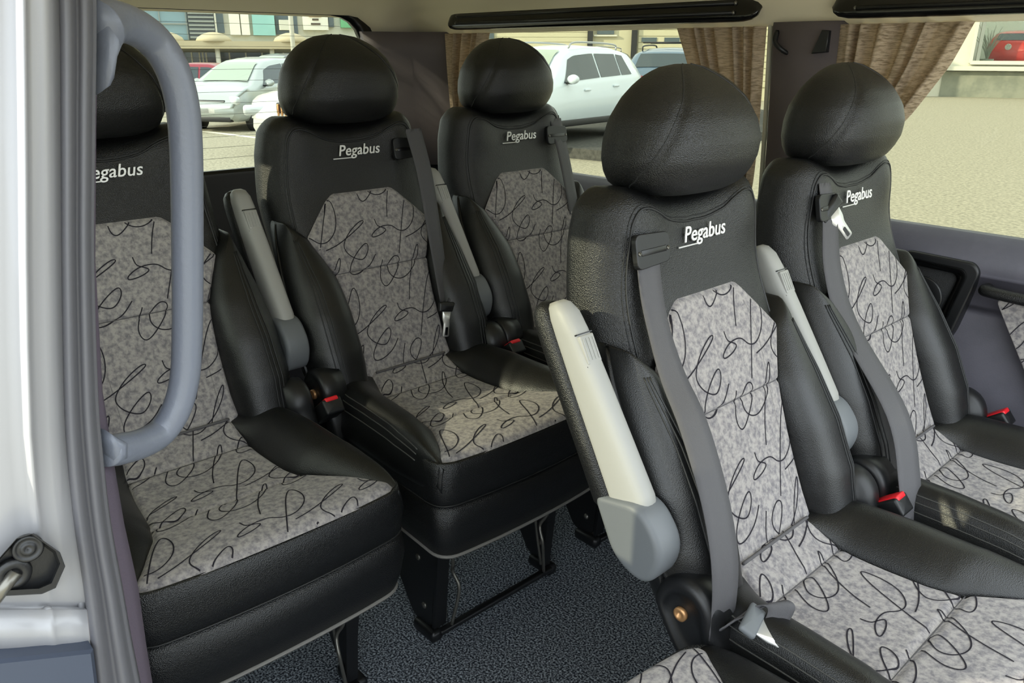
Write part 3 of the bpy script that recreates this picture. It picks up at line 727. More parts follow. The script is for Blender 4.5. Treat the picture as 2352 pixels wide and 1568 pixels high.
        V, F = tube(smooth_path([(.47, y0 - sg * .035, .27), (.465, y0 - sg * .04, .17), (.475, y0 - sg * .03, .04)], 20), .0032, 8); mesh_obj('latch_wire', V, F, WIRE, S)
    V, F = box((.485, 0, .022), (.016, .34, .012), .003); mesh_obj('cross_bar', V, F, STEELB, S)
    V, F = box((.26, 0, .17), (.014, .34, .020), .003); mesh_obj('cross_bar', V, F, STEELB, S)
    # recliner covers with bolt
    for sg in (-1, 1):
        y0 = sg * .235
        a = np.linspace(0, 2 * PI, 40, endpoint=False)
        def outl(k):
            x = .182 + .052 * k * np.cos(a); z = .505 + .058 * k * np.sin(a)
            low = np.clip(-np.sin(a), 0, 1); x = x + .055 * low * k; z = z - .055 * low * k
            return np.column_stack([x, z])
        R = [np.column_stack([outl(k)[:, 0], np.full(40, y0 + sg * h), outl(k)[:, 1]]) for k, h in ((1, -.03), (1, .012), (.95, .020), (.85, .024), (.62, .0245), (.60, .022), (.3, .021))]
        if sg > 0: R = [r[::-1] for r in R]
        V, F = loft(R); rc = mesh_obj('recliner_cover', V, F, BLACKP, S)
        V, F = lathe((.180, y0 + sg * .0245, .508), (0, sg, 0), [(.011, -.004), (.0105, .002), (.006, .003), (.005, .0012), (0, .001)], 18); mesh_obj('bolt', V, F, BRASS, rc)
    # arm rest, folded up along the seat's -y side
    y0 = -.272
    A0, A1 = np.array([.088, .640]), np.array([-.062, .916])        # (x,z) pivot and tip
    ax = (A1 - A0) / np.linalg.norm(A1 - A0); nx = np.array([ax[1], -ax[0]])   # nx points forward
    L = np.linalg.norm(A1 - A0)
    def arm_ring(s, wf, wb, hy, n=28, e=3.2):
        s = s * .80
        a = np.linspace(0, 2 * PI, n, endpoint=False); c, q = SE(np.cos(a), e), SE(np.sin(a), e)
        off = np.where(c > 0, c * wf, c * wb); p = A0 + ax * s
        return np.column_stack([p[0] + nx[0] * off, y0 + hy * q, p[1] + nx[1] * off])
    R = [arm_ring(s, wf, .012, hy) for s, wf, hy in ((-.01, .046, .020), (.02, .050, .022), (.12, .044, .022), (.24, .036, .022), (.33, .029, .021), (.365, .024, .020), (.385, .015, .016), (.393, .006, .010))]
    V, F = loft(R); arm = mesh_obj('armrest_beam', V, F, ARM_GREY, S)
    R = []
    for s, k in ((.016, .5), (.020, .85), (.030, 1), (.15, 1), (.28, 1), (.36, .98), (.385, .86), (.397, .6), (.402, .25)):
        a = np.linspace(0, 2 * PI, 28, endpoint=False); c, q = SE(np.cos(a), 2.6), SE(np.sin(a), 2.8); p = A0 + ax * s * .80
        off = -.026 + .020 * c * k; R.append(np.column_stack([p[0] + nx[0] * off, y0 + .0265 * q * k, p[1] + nx[1] * off]))
    V, F = loft(R); mesh_obj('armrest_pad', V, F, LEATHER, S)
    ctr = A0 + ax * .235 + nx * .026; Rm = np.array([[nx[0], 0, ax[0]], [0, 1, 0], [nx[1], 0, ax[1]]])
    V, F = box((ctr[0], y0, ctr[1]), (.014, .028, .042), .002, Rm); bt = mesh_obj('armrest_button', V, F, ARM_GREY, S)
    parts = []
    for k in range(4): 
        c2 = ctr + nx * .0075; parts.append(box((c2[0], y0 - .010 + k * .0066, c2[1]), (.0012, .002, .032), 0, Rm))
    V, F = join(*parts); mesh_obj('button_ribs', V, F, ARM_GREY, bt, smooth=False)
    for dz in (-.0235, .0235):
        c2 = ctr + ax * dz - nx * .004; V, F = box((c2[0], y0, c2[1]), (.0165, .031, .0018), 0, Rm); mesh_obj('button_gap', V, F, FRIT, bt, smooth=False)
    # hub: tear-drop paddle below the beam
    hp_ = rounded_poly([tuple(A0 + ax * .035 - nx * .030), tuple(A0 + ax * .012 + nx * .052), tuple(A0 - ax * .060 + nx * .066), tuple(A0 - ax * .108 + nx * .012), tuple(A0 - ax * .060 - nx * .036)], [.012, .03, .06, .06, .06], 9)
    V, F = prism(hp_, 'y', y0 - .029, y0 + .024, .009); mesh_obj('armrest_hub', V, F, HUB_GREY, S)
    # buckle on the side opposite the belt, on a black stalk
    y0 = -bs * .262
    bkl = empty('buckle'); bkl.parent = S; bkl.location = (.245, y0, .494); bkl.rotation_euler = (0, math.radians(52), 0)
    V, F = box((0, 0, 0), (.034, .044, .070), .005); mesh_obj('buckle_case', V, F, BLACKP, bkl)
    V, F = box((-.0145, 0, .012), (.010, .030, .048), .003); mesh_obj('release_button', V, F, RED, bkl)
    V, F = box((0.004, 0, .0315), (.006, .026, .0012), .0004); mesh_obj('slot', V, F, WIRE, bkl)
    V, F = box((.006, 0, -.085), (.014, .026, .13), .004); mesh_obj('stalk', V, F, BLACKP, bkl)
    return S
def _tor(rr, rad, seg=6):
    """rings of a closed tube around loop rr, ready for loft"""
    n = len(rr); T = np.roll(rr, -1, 0) - np.roll(rr, 1, 0); T /= np.linalg.norm(T, axis=1)[:, None] + 1e-9
    N = np.column_stack([T[:, 1], -T[:, 0], np.zeros(n)]); out = []
    for a in np.linspace(0, 2 * PI, seg + 1): out.append(rr + rad * (math.cos(a) * N + math.sin(a) * np.array([0, 0, 1.0])))
    return out
def copy_tree(o, parent=None):
    c = o.copy(); C.objects.link(c); c.parent = parent
    for ch in list(o.children): copy_tree(ch, c)
    return c
proto_r = make_seat(+1)        # belt over the +y shoulder
proto_l = make_seat(-1)
proto_f = make_seat(-1, wide=+1)
seats = {}
def place(key, src, loc, rz, label):
    s = src if key in ('b', 'd', 'f') else copy_tree(src)
    s.location = loc; s.rotation_euler = (0, 0, rz); tag(s, label, 'seat', 'black leather seats with squiggle cloth centres'); seats[key] = s
    return s
place('a', proto_l, (0.011, -0.548, 0), 0, 'black leather and squiggle cloth seat partly behind the grey grab handle')
place('c', proto_r, (-0.003, 0.519, 0), 0, 'black and grey seat in the rear row next to the narrow bunched curtain')
place('e', proto_l, (0.924, 0.585, -0.053), 0, 'second row seat beside the loudspeaker with belt tongue hanging from its guide')
place('f', proto_f, (1.722, -0.432, -0.053), PI, 'rear-facing seat by the door, its cushion corner next to a loose belt tongue')
place('b', proto_r, (0, 0, 0), 0, 'middle seat of the rear row with belt tongue resting against its fabric')
place('d', proto_l, (0.922, 0.057, -0.053), 0, 'second row seat away from the window, grey belt draped down over its bolster')
# second-row seats sit a little lower: their under frames are shorter
for k in 'def':
    for ch in seats[k].children:
        if ch.name.split('.')[0] in ('leg_plate', 'cross_bar', 'latch_wire'): ch.location.z += 0.053
for ch in seats['a'].children:
    if ch.name.startswith('buckle'): ch.location = (.165, .252, .475)
# ------------------------------------------------------------------ belts
def belt_path(key, pts):
    """(u,v,local y) sight points -> seat-local path"""
    o = np.array(seats[key].location); return [at(u, v, y=y + o[1]) - o for u, v, y in pts]
def strap(key, pts, wdirs, width, n=40, local=None):
    p = local if local is not None else belt_path(key, pts)
    path = smooth_path(p, n); w = smooth_path(wdirs, n); wd = np.interp(np.linspace(0, 1, n), np.linspace(0, 1, len(width)), width) if isinstance(width, (list, tuple)) else width
    V, F = ribbon(path, w, wd); o = mesh_obj('belt_strap', V, F, BELT, seats[key]); o['label'] = 'dark grey woven seat belt webbing'
    return o
def tongue(key, loc, R):
    """plastic bar and chrome tongue; R columns: along tongue, across, normal"""
    t = empty('belt_tongue'); t.parent = seats[key]
    Rm = np.array(R).T
    V, F = box((0, 0, 0), (.024, .060, .010), .004); V = np.array(V) @ Rm.T + loc; mesh_obj('tongue_grip', V, F, BLACKP if key != 'd' else HUB_GREY, t)
    poly = rounded_poly([(.008, -.018), (.030, -.015), (.040, -.010), (.074, -.009), (.074, .009), (.040, .010), (.030, .015), (.008, .018)], .004, 2)
    V, F = prism(poly, 'z', -.0014, .0014); V = np.array(V) @ Rm.T + loc; mesh_obj('tongue_blade', V, F, CHROME, t)
    V, F = prism(rounded_poly([(.050, -.004), (.070, -.004), (.070, .004), (.050, .004)], .002, 2), 'z', -.0018, .0018); V = np.array(V) @ Rm.T + loc; mesh_obj('tongue_slot', V, F, FRIT, t, smooth=False)
    return t
Y = (0, 1, 0)
# second row, near seat: belt down over the left bolster to the sill side
strap('d', [(1482, 535, -.138), (1500, 700, -.148), (1540, 850, -.163), (1590, 970, -.178), (1635, 1120, -.20), (1660, 1250, -.215), (1665, 1350, -.225), (1655, 1455, -.235)],
      [(.1, 1, 0), (.25, 1, 0), (.35, 1, .1), (.2, 1, 0), (.15, 1, 0), (.1, 1, 0)], [.046, .040, .046, .050, .052, .050])
o4 = np.array(seats['d'].location)
tdir = np.array([.85, .25, -.46]); tdir /= np.linalg.norm(tdir); acr = np.cross(tdir, (0, 0, 1)); acr /= np.linalg.norm(acr); nn = np.cross(tdir, acr)
tongue('d', at(1728, 1425, y=-.165) - o4, (tdir, acr, nn))
strap('d', [(1650, 1450, -.236), (1690, 1425, -.226), (1735, 1400, -.20), (1775, 1385, -.185), (1795, 1398, -.182), (1775, 1440, -.195), (1750, 1480, -.21)],
      [(.3, .6, .5), (.5, .6, .3), (.6, .6, .1), (.6, .6, 0)], [.040, .044, .036, .030], n=30)
# second row, far seat
strap('e', [(1893, 420, -.138), (1905, 500, -.142), (1912, 620, -.150), (1950, 750, -.168), (2060, 950, -.20), (2088, 1100, -.225), (2090, 1200, -.245)],
      [(.1, 1, 0), (.3, 1, 0), (.3, 1, 0), (.3, 1, 0), (.2, 1, 0)], [.036, .040, .046, .052, .056, .058])
o5 = np.array(seats['e'].location)
td = np.array([.35, .55, -.75]); td /= np.linalg.norm(td); ac = np.cross(td, (1, -.3, .2)); ac /= np.linalg.norm(ac)
tongue('e', at(1888, 476, y=o5[1] - .138) + np.array([.016, 0, 0]) - o5, (td, ac, np.cross(td, ac)))
# rear row, middle seat
strap('b', [(948, 296, .147), (975, 400, .145), (1000, 550, .137), (1022, 690, .128)], [(.0, 1, 0), (-.1, 1, 0), (-.2, 1, 0)], [.046, .046, .044, .036])
strap('b', [(1026, 700, .126), (1055, 735, .16), (1085, 775, .20), (1120, 815, .26)], [(.1, .3, 1), (.2, .2, 1), (.4, .1, 1)], [.036, .04, .044], n=24)
td = np.array([.05, -.2, -1]); td /= np.linalg.norm(td); ac = np.cross(td, (1, 0, 0)); ac /= np.linalg.norm(ac)
tongue('b', at(1027, 703, y=.126) + np.array([.006, 0, 0]), (td, ac, np.cross(td, ac)))
# rear row, far seat
strap('c', [(1275, 272, .147), (1295, 360, .147), (1318, 480, .150), (1335, 600, .155)], [(0, 1, 0), (-.1, 1, 0), (-.1, 1, 0)], [.044, .046, .046])
# rear row, seat by the door: belt over the shoulder next to the pillar
o1 = np.array(seats['a'].location)
strap('a', None, [(0, 1, 0), (.2, 1, 0), (.2, 1, 0)], .046, local=[(0.005, -.138, .982), (.03, -.15, .90), (.11, -.18, .74), (.17, -.215, .60), (.2, -.245, .48)])
strap('f', None, [(0, 1, 0), (.2, 1, 0), (.2, 1, 0)], .046, local=[(0.005, -.138, .982), (.03, -.15, .90), (.11, -.18, .74), (.17, -.215, .60), (.2, -.245, .48)])

# ================================================================== DOOR PILLAR, SEAL, GRAB HANDLE, LATCH
XJ = 1.05
seal_px = [(-260, 110, 210), (0, 133, 222), (300, 137, 219), (600, 139, 217), (900, 144, 226), (1050, 152, 238), (1200, 168, 255), (1350, 190, 282), (1480, 204, 305), (1700, 225, 350)]
def edge_path(px, x, n=60):
    return smooth_path([at(u, v, x=x) for u, v in px], n)
Lp = edge_path([(l, v) for v, l, r_ in seal_px], XJ); Rp = edge_path([(r_, v) for v, l, r_ in seal_px], XJ - .012)
seal = empty('door_seal', tuple(at(250, 1500, x=XJ))); tag(seal, 'grey ribbed rubber seal along the sliding door opening', 'door seal')
so = np.array(seal.location)
def seal_surface(prof_pts):
    """prof_pts: (t across, bulge) -> lofted strip"""
    P = []
    for a, b_ in zip(Lp, Rp):
        P.append([a + (b_ - a) * t + np.array([h, -h * .25, 0]) for t, h in prof_pts])
    return np.array(P) - so
pp = [(0.0, -.006), (0.02, .004), (.06, .010), (.14, .015), (.24, .017), (.34, .0155), (.42, .011), (.47, .0085), (.53, .012), (.62, .016), (.72, .017), (.82, .014), (.88, .010), (.91, .0085), (.95, .010), (.99, .006), (1.0, -.006), (.6, -.02)]
V, F = grid(seal_surface(pp + [pp[0]])); mesh_obj('seal_bulb', V, F, SEAL, seal)
V, F = grid(seal_surface([(-.16, -.008), (-.15, -.002), (-.08, .001), (0.01, .001), (.03, -.006)])); mesh_obj('painted_flange', V, F, PAINT, seal)
# cloth covered pillar trim behind the seal (interior side)
tr = []
for v, a, b_ in [(-260, 205, 222), (0, 214, 226), (300, 212, 221), (600, 210, 219), (900, 220, 236), (1000, 232, 252), (1100, 240, 268), (1200, 250, 285), (1350, 275, 318), (1480, 300, 336), (1700, 345, 372)]:
    p0, p1 = at(a, v, x=XJ - .02), at(b_, v, x=XJ - .055); bk_ = np.array([XJ - .25, NEAR + .03, p1[2]])
    tr.append([p0, p0 * .5 + p1 * .5 + (.004, 0, 0), p1, p1 + (-.02, -.004, 0), bk_, (XJ - .02, NEAR - .03, p0[2]), p0])
V, F = grid(np.array(tr)); o = struct(mesh_obj('trim_6', V, F, TRIMCLOTH)); tag(o, 'mauve-grey cloth trimmed door pillar behind the rubber seal', 'pillar')

# silver painted door jamb
rows_ = []
vv = [-300, 0, 200, 400, 600, 800, 1000, 1150, 1300, 1380, 1392, 1400, 1500, 1506]
for i, v in enumerate(vv):
    row = []
    le = np.interp(v, [q[0] for q in seal_px], [q[1] for q in seal_px]) + 4
    for t, bulge in ((0, .0), (.05, .002), (.12, .008), (.22, .011), (.34, .010), (.40, .014), (.43, .019), (.47, .016), (.55, .006), (.70, .004), (.85, .004), (1.0, .0), (1.2, -.01), (1.6, -.03)):
        u = le - t * 190
        step = -.010 if 1380 < v < 1396 else (0.004 if 1396 <= v <= 1503 else (-.03 if v > 1503 else 0))
        if v >= 1503: bulge = 0
        bl = bulge * float(np.interp(v, [1000, 1250], [1, .1]))
        row.append(at(u, v, x=XJ + .004 + bl + step))
    rows_.append(row)
V, F = grid(np.array(rows_)); jamb = struct(mesh_obj('wall_jamb', V, F, PAINT)); tag(jamb, 'silver painted sheet metal door jamb', 'door jamb')
for px, py in ((110, 1405), (160, 1445)):
    p = at(px, py, x=XJ + .008)
    V, F = lathe(p - (0.0012, 0, 0), (1, 0, 0), [(.0035, -.002), (.0033, .0005), (.0022, .0018), (.0012, .001), (0, .0008)], 14); struct(mesh_obj('paint_plug', V, F, PAINT, jamb))
TREAD = mat('sill_tread_plastic', lin(58, 65, 80), .5, bump=(60, .2))
q_ = [at(u, v, x=XJ + .02) for u, v in ((-260, 1560), (-260, 1540), (214, 1490), (240, 1700), (-260, 1760))]
V, F = loft([np.array(q_) - (.05, 0, 0), np.array(q_), np.mean(q_, 0) + (np.array(q_) - np.mean(q_, 0)) * .96 + (.004, 0, 0)])
struct(mesh_obj('sill_tread', V, F, TREAD, jamb, smooth=False))

# grab handle
hpx = [(222, 62), (250, 50), (300, 58), (352, 92), (392, 150), (417, 230), (427, 330), (430, 480), (431, 640), (430, 780), (424, 870), (405, 940), (370, 992), (325, 1018), (280, 1030), (246, 1036)]
hpts = [at(u, v, x=x) for (u, v), x in zip(hpx, np.concatenate([[1.035, 1.025, 1.012], np.full(10, 1.0), [1.012, 1.025, 1.035]]))]
gh = empty('grab_handle', tuple(hpts[-1])); tag(gh, 'grey plastic D-shaped grab handle on the door pillar', 'handle'); go = np.array(gh.location)
hp3 = smooth_path(hpts, 90) - go; rr = np.interp(np.linspace(0, 1, 90), [0, .06, .12, .3, .7, .88, .95, 1], [.0175, .0150, .0128, .0122, .0115, .0118, .0122, .0115])
V, F = tube(hp3, rr, 20, upv=(1, 0, 0)); mesh_obj('bar', V, F, HANDLE, gh)
mp_ = [at(u, v, x=1.032) for u, v in ((222, 20), (262, 40), (268, 90), (252, 130), (243, 190), (232, 212), (222, 218), (216, 120))]
c0 = np.mean(mp_, 0); ring0 = np.array(mp_); V, F = loft([ring0 + (-.03, -.012, 0) - go, ring0 - go, c0 + (ring0 - c0) * .8 + (.008, 0.003, 0) - go, c0 + (ring0 - c0) * .4 + (.011, .003, 0) - go]); mesh_obj('upper_mount', V, F, HANDLE, gh)
mp_ = [at(u, v, x=1.035) for u, v in ((238, 985), (250, 992), (264, 1002), (285, 1012), (285, 1054), (266, 1060), (246, 1060), (238, 1020))]
c0 = np.mean(mp_, 0); ring0 = np.array(mp_); V, F = loft([ring0 + (-.03, -.014, 0) - go, ring0 - go, c0 + (ring0 - c0) * .8 + (.006, .002, 0) - go, c0 + (ring0 - c0) * .4 + (.008, .002, 0) - go]); mesh_obj('lower_mount', V, F, HANDLE, gh)

# latch striker bracket
ls = empty('latch_bracket', tuple(at(60, 1372, x=XJ + .01))); tag(ls, 'black five-sided door latch bracket bolted to the silver jamb', 'latch'); lo_ = np.array(ls.location)
XF_ = XJ + .034
lpx = [(38, 1236), (76, 1224), (138, 1268), (150, 1300), (128, 1350), (96, 1364), (-90, 1374), (-90, 1330), (-10, 1290)]
def sp(px, x): return np.array([at(u, v, x=x) for u, v in px]) - lo_
cen = np.array([55, 1300])
inn = [tuple(cen + (np.array(q) - cen) * .84 + (-3, -4)) for q in lpx]
V, F = loft([sp(lpx, XJ - .002), sp(lpx, XF_ - .012), sp([tuple(cen + (np.array(q) - cen) * .98) for q in lpx], XF_ - .008), sp([tuple(cen + (np.array(q) - cen) * .90 + (-2, -6)) for q in lpx], XF_ - .008), sp(inn, XF_ - .016)]); mesh_obj('plate', V, F, BLACKP, ls, smooth=False)
pb = at(63, 1256, x=XF_ - .014) - lo_
V, F = lathe(pb, (1, -.1, .1), [(.0095, 0), (.0095, .003), (.008, .0042), (.007, .003), (.0045, .003), (.004, .0048), (.0022, .004), (0, .003)], 24); mesh_obj('bolt', V, F, BLACKP, ls)
pb = at(28, 1318, x=XF_ - .014) - lo_
V, F = lathe(pb, (1, 0, 0), [(.012, 0), (.011, .003), (.006, .004), (.005, .002), (0, .002)], 22); mesh_obj('bushing', V, F, BLACKP, ls)
V, F = tube(np.array([pb + (.002, .002, .002), pb + (.004, -.014, -.012)]), .0045, 12); mesh_obj('striker_pin', V, F, WIRE, ls)

# ================================================================== OUTSIDE
GZ = -0.54
GRAVEL = mat('gravel', lin(178, 172, 152), .95, spec=.1, mottle=(22, lin(140, 135, 120), .38, .62, 9))
V, F = box((-15, 20, GZ - .05), (160, 160, .1)); ground = struct(mesh_obj('ground', V, F, GRAVEL, smooth=False)); tag(ground, 'pale gravel and asphalt yard around the van', 'ground')
ASPH = mat('asphalt', lin(92, 92, 88), .95, spec=.1, mottle=(14, lin(74, 74, 72), .4, .6, 8))
def groundpt(u, v): return at(u, v, z=GZ)
def slab(name, pts, z0, z1, m):
    V, F = prism([(p[0], p[1]) for p in pts], 'z', z0, z1); return mesh_obj(name, V, F, m, smooth=False)
WLINE = mat('road_paint', lin(225, 222, 205), .8)
def line_on_ground(a, b_, w, lb):
    a, b_ = np.array(a)[:2], np.array(b_)[:2]; d = (b_ - a) / np.linalg.norm(b_ - a); n = np.array([-d[1], d[0]]) * w / 2
    o = slab('parking_line', [a - n, b_ - n, b_ + n, a + n], GZ + .002, GZ + .008, WLINE); tag(o, lb, 'road marking')
line_on_ground(groundpt(1310, 356), groundpt(1412, 336), .14, 'white painted parking line on the ground beside the white car')
line_on_ground(groundpt(470, 302), groundpt(600, 318), .14, 'white painted parking line on the ground before the silver car')
o = slab('asphalt_terrace', [(-7.0, 9.6), (-8.5, 21), (-19, 22), (-14, 8.6)], GZ - .02, GZ + .18, ASPH); tag(struct(o), 'raised asphalt parking terrace under the white off-roader', 'ground')

TYRE = mat('tyre', lin(26, 26, 27), .8); RIM = mat('alloy_rim', lin(170, 172, 172), .3, metal=.7)
CGLASS = mat('car_glass', lin(46, 60, 66), .06, spec=.8); WSCREEN = mat('windscreen_glass', lin(150, 165, 150), .08, spec=.8)
LAMP = mat('lamp_glass', lin(205, 212, 214), .12, metal=.3, spec=.8); TAIL = mat('tail_lamp', lin(150, 20, 22), .15)
DKPL = mat('dark_car_trim', lin(30, 31, 33), .5); PLATE = mat('plate', lin(225, 225, 220), .6)
CARS = {'suv': dict(L=4.62, W=1.88, roof=[(-2.30, .80), (-2.24, 1.05), (-2.12, 1.22), (-1.72, 1.60), (-1.2, 1.68), (-.3, 1.70), (.25, 1.66), (.62, 1.52), (1.18, 1.12), (1.7, 1.04), (2.15, .92), (2.29, .74), (2.32, .60)], belt=[(-2.3, 1.02), (-2.1, 1.14), (-1.6, 1.13), (.9, 1.02), (1.2, 1.0)], sill=.32, wheels=(1.40, -1.37), r=.36, glass=(-1.95, 1.02)),
        'mpv': dict(L=4.25, W=1.78, roof=[(-2.10, .80), (-2.06, 1.05), (-1.95, 1.18), (-1.72, 1.52), (-1.2, 1.60), (-.3, 1.62), (.3, 1.56), (.65, 1.44), (1.30, 1.04), (1.7, .96), (2.0, .82), (2.12, .62), (2.14, .5)], belt=[(-2.1, 1.02), (-1.6, 1.06), (1.0, .96), (1.35, .93)], sill=.24, wheels=(1.30, -1.28), r=.32, glass=(-1.85, 1.16)),
        'sedan': dict(L=4.5, W=1.76, roof=[(-2.24, .72), (-2.2, .95), (-2.0, 1.05), (-1.55, 1.10), (-1.0, 1.36), (-.5, 1.43), (.1, 1.42), (.5, 1.32), (1.1, 1.0), (1.6, .92), (2.05, .80), (2.22, .60), (2.25, .48)], belt=[(-2.2, .92), (-1.0, .96), (1.1, .90)], sill=.22, wheels=(1.35, -1.30), r=.31, glass=(-1.35, 0.98))}
def car(kind, loc, fdir, paint, label, nose='lamps', rails=False, rack=False, grille='bars', plate_txt=None):
    sp_ = CARS[kind]; rz = math.atan2(fdir[1], fdir[0]); R = empty('parked_car', loc, rz); tag(R, label, 'car', 'cars parked outside the van')
    W = sp_['W'] / 2; xs = np.array(sorted(set([p[0] for p in sp_['roof']] + list(np.linspace(-sp_['L'] / 2 + .02, sp_['L'] / 2 - .02, 40)))))
    rt = sp_['roof']; bt = sp_['belt']; rings = []; edge = {}
    def rz_(x): return float(np.mean([itp(x + d, rt) for d in (-.05, 0, .05)]))
    def bz_(x): return min(float(itp(x, bt)), rz_(x) - .01)
    def hw_(x):
        t = abs(x) / (sp_['L'] / 2); return W * (1 - .16 * max(0, (t - .72) / .28) ** 2.2)
    def sec(x):
        w = hw_(x); r, b_ = rz_(x), bz_(x); s = sp_['sill']; h = max(r - b_, 0); inw = min(h * .42, .25)
        if abs(x) > sp_['L'] / 2 - .06: s = s + .06
        wr = w * .985 - inw - min(.05, h)
        return [(0, s), (w * .90, s), (w * .985, s + .10), (w, (s + b_) / 2), (w * .985, b_ - .05), (w * .965, b_), (wr + .02 + (.02 if h < .05 else 0), b_ + h * .90), (wr - .08, r - .008), (wr * .5, r + .012), (0, r + .018)]
    for x in xs:
        hlf = np.array(sec(x)); full = np.vstack([hlf, (hlf * (-1, 1))[::-1][1:-1]]); rings.append(np.column_stack([np.full(len(full), x), full]))
    V, F = loft(rings); body = mesh_obj('body', V, F, paint, R)
    g0, g1 = sp_['glass']
    def glass_patch(xa, xb, sg, ta=.10, tb=.86, slope0=0.0, slope1=0.0):
        P = []
        for t in np.linspace(ta, tb, 5):
            row = []
            for u in np.linspace(0, 1, 14):
                x = xa + (xb - xa) * u + (slope0 * (1 - u) + slope1 * u) * t; q = sec(x); a, b_ = np.array(q[5]), np.array(q[6]); p = a + (b_ - a) * t
                row.append((x, sg * (p[0] + .010), p[1] + .004))
            P.append(row)
        V, F = grid(np.array(P)); return V, F
    mid = (g0 + g1) / 2
    for sg in (1, -1):
        for xa, xb, s0, s1 in ((mid + .06, g1 - .12, 0, -.50), (g0 + .75, mid, 0, 0), (g0 + .30, g0 + .70, .20, 0)):
            if kind == 'sedan' and xa < g0 + .5: continue
            V, F = glass_patch(xa, xb, sg, slope0=s0, slope1=s1); mesh_obj('side_window', V, F, CGLASS, R)
        for wx in sp_['wheels']:
            r = sp_['r']
            V, F = lathe((wx, sg * (W - .10), r), (0, sg, 0), [(r * 1.14, -.08), (r * 1.14, .088), (r * 1.10, .092), (r * .9, .092)], 28); mesh_obj('wheel_arch', V, F, DKPL, R)
            V, F = lathe((wx, sg * (W - .13), r), (0, sg, 0), [(r * .7, 0), (r * .96, .0), (r, .04), (r, .11), (r * .95, .145), (r * .70, .15), (r * .68, .12)], 30); wh = mesh_obj('tyre', V, F, TYRE, R)
            V, F = lathe((wx, sg * (W - .02), r), (0, sg, 0), [(r * .69, 0), (r * .69, .02), (r * .62, .025), (r * .58, .005), (0, .005)], 24); mesh_obj('rim', V, F, RIM, wh)
            for k in range(5):
                a = 2 * PI * k / 5; c = np.array([wx + math.cos(a) * r * .34, sg * (W - .005), r + math.sin(a) * r * .34])
                V, F = box((0, 0, 0), (r * .62, .022, r * .20), .006); V = np.array(V) @ rot('Y', -math.degrees(a)).T + c; mesh_obj('spoke', V, F, RIM, wh)
        mx_ = g1 - .28; mb = bz_(mx_)
        V, F = lathe((mx_, sg * (W + .09), mb + .10), (1, 0, 0), [(0, -.08), (.07, -.06), (.085, 0), (.075, .05), (0, .09)], 14); V = np.array(V); V[:, 1] = (V[:, 1] - sg * (W + .09)) * 1.35 + sg * (W + .09); mi = mesh_obj('mirror', V, F, paint, R)
        V, F = box((mx_, sg * (W + .02), mb + .035), (.10, .14, .035), .01); mesh_obj('mirror_foot', V, F, DKPL, mi)
        for hx in (.10, -.95): V, F = box((hx, sg * (W * .995 + .012), bz_(hx) - .13), (.20, .03, .035), .01); mesh_obj('door_handle', V, F, paint, R)
        V, F = box((0, sg * (W * .955), sp_['sill'] + .04), (sp_['wheels'][0] - sp_['wheels'][1] - .75, .09, .12), .02); mesh_obj('sill_cladding', V, F, DKPL, R)
        fx = sp_['L'] / 2 - .22; hz_ = rz_(fx) - .16
        V, F = prism(rounded_poly([(-.18, -.05), (.16, -.07), (.14, .06), (-.20, .09)], .04), 'z', -.10, .012); V = np.array(V)
        Rl = np.array([[.62, -.05 * sg, .78], [-.78 * sg, .62, .3 * sg], [0, .95, 0]])
        V, F = box((0, 0, 0), (.13, .46, .18), .05); V = np.array(V) @ rot('Z', -sg * 34).T + (fx + .125, sg * (hw_(fx) - .13), hz_ + .01); mesh_obj('headlamp', V, F, LAMP, R)
        V, F = box((0, 0, 0), (.10, .26, .30), .04); V = np.array(V) @ rot('Z', sg * 30).T + (-sp_['L'] / 2 + .12, sg * (hw_(-sp_['L'] / 2 + .1) - .10), bz_(-sp_['L'] / 2 + .15) - .12); mesh_obj('tail_lamp', V, F, TAIL, R)
        if rails: V, F = tube(smooth_path([(-1.5, sg * .58, rz_(-1.5) + .0), (-1.35, sg * .58, rz_(-1.3) + .07), (0.0, sg * .58, rz_(0) + .08), (.25, sg * .58, rz_(.3) + .02)], 16), .018, 8); mesh_obj('roof_rail', V, F, RIM if rack is False else DKPL, R)
    if rack:
        for bx in (-1.0, -.1): V, F = tube(np.array([(bx, -.68, rz_(bx) + .13), (bx, .68, rz_(bx) + .13)]), .02, 8); mesh_obj('roof_bar', V, F, DKPL, R)
    # windscreen, rear screen
    def screen(xa, xb, name, m, k=.86):
        P = []
        for x in np.linspace(xa, xb, 9):
            q = sec(x); w = q[7][0] + .02; P.append([(x + (.012 if xb > 0 else -.012), w * k * u, rz_(x) + .020 + .010 * (1 - u * u)) for u in np.linspace(-1, 1, 9)])
        V, F = grid(np.array(P)); mesh_obj(name, V, F, m, R)
    rt_a = [p for p in rt if p[0] > 0 and p[1] > 1.0]
    top = {'suv': .40, 'mpv': .48, 'sedan': .32}[kind]; low = {'suv': 1.10, 'mpv': 1.22, 'sedan': 1.02}[kind]
    screen(top, low, 'windscreen', WSCREEN); 
    rt_t, rt_l = {'suv': (-1.78, -2.08), 'mpv': (-1.74, -1.92), 'sedan': (-1.02, -1.5)}[kind]
    screen(rt_t, rt_l, 'rear_screen', CGLASS)
    fx = sp_['L'] / 2; gzc = .80 if kind == 'suv' else .66
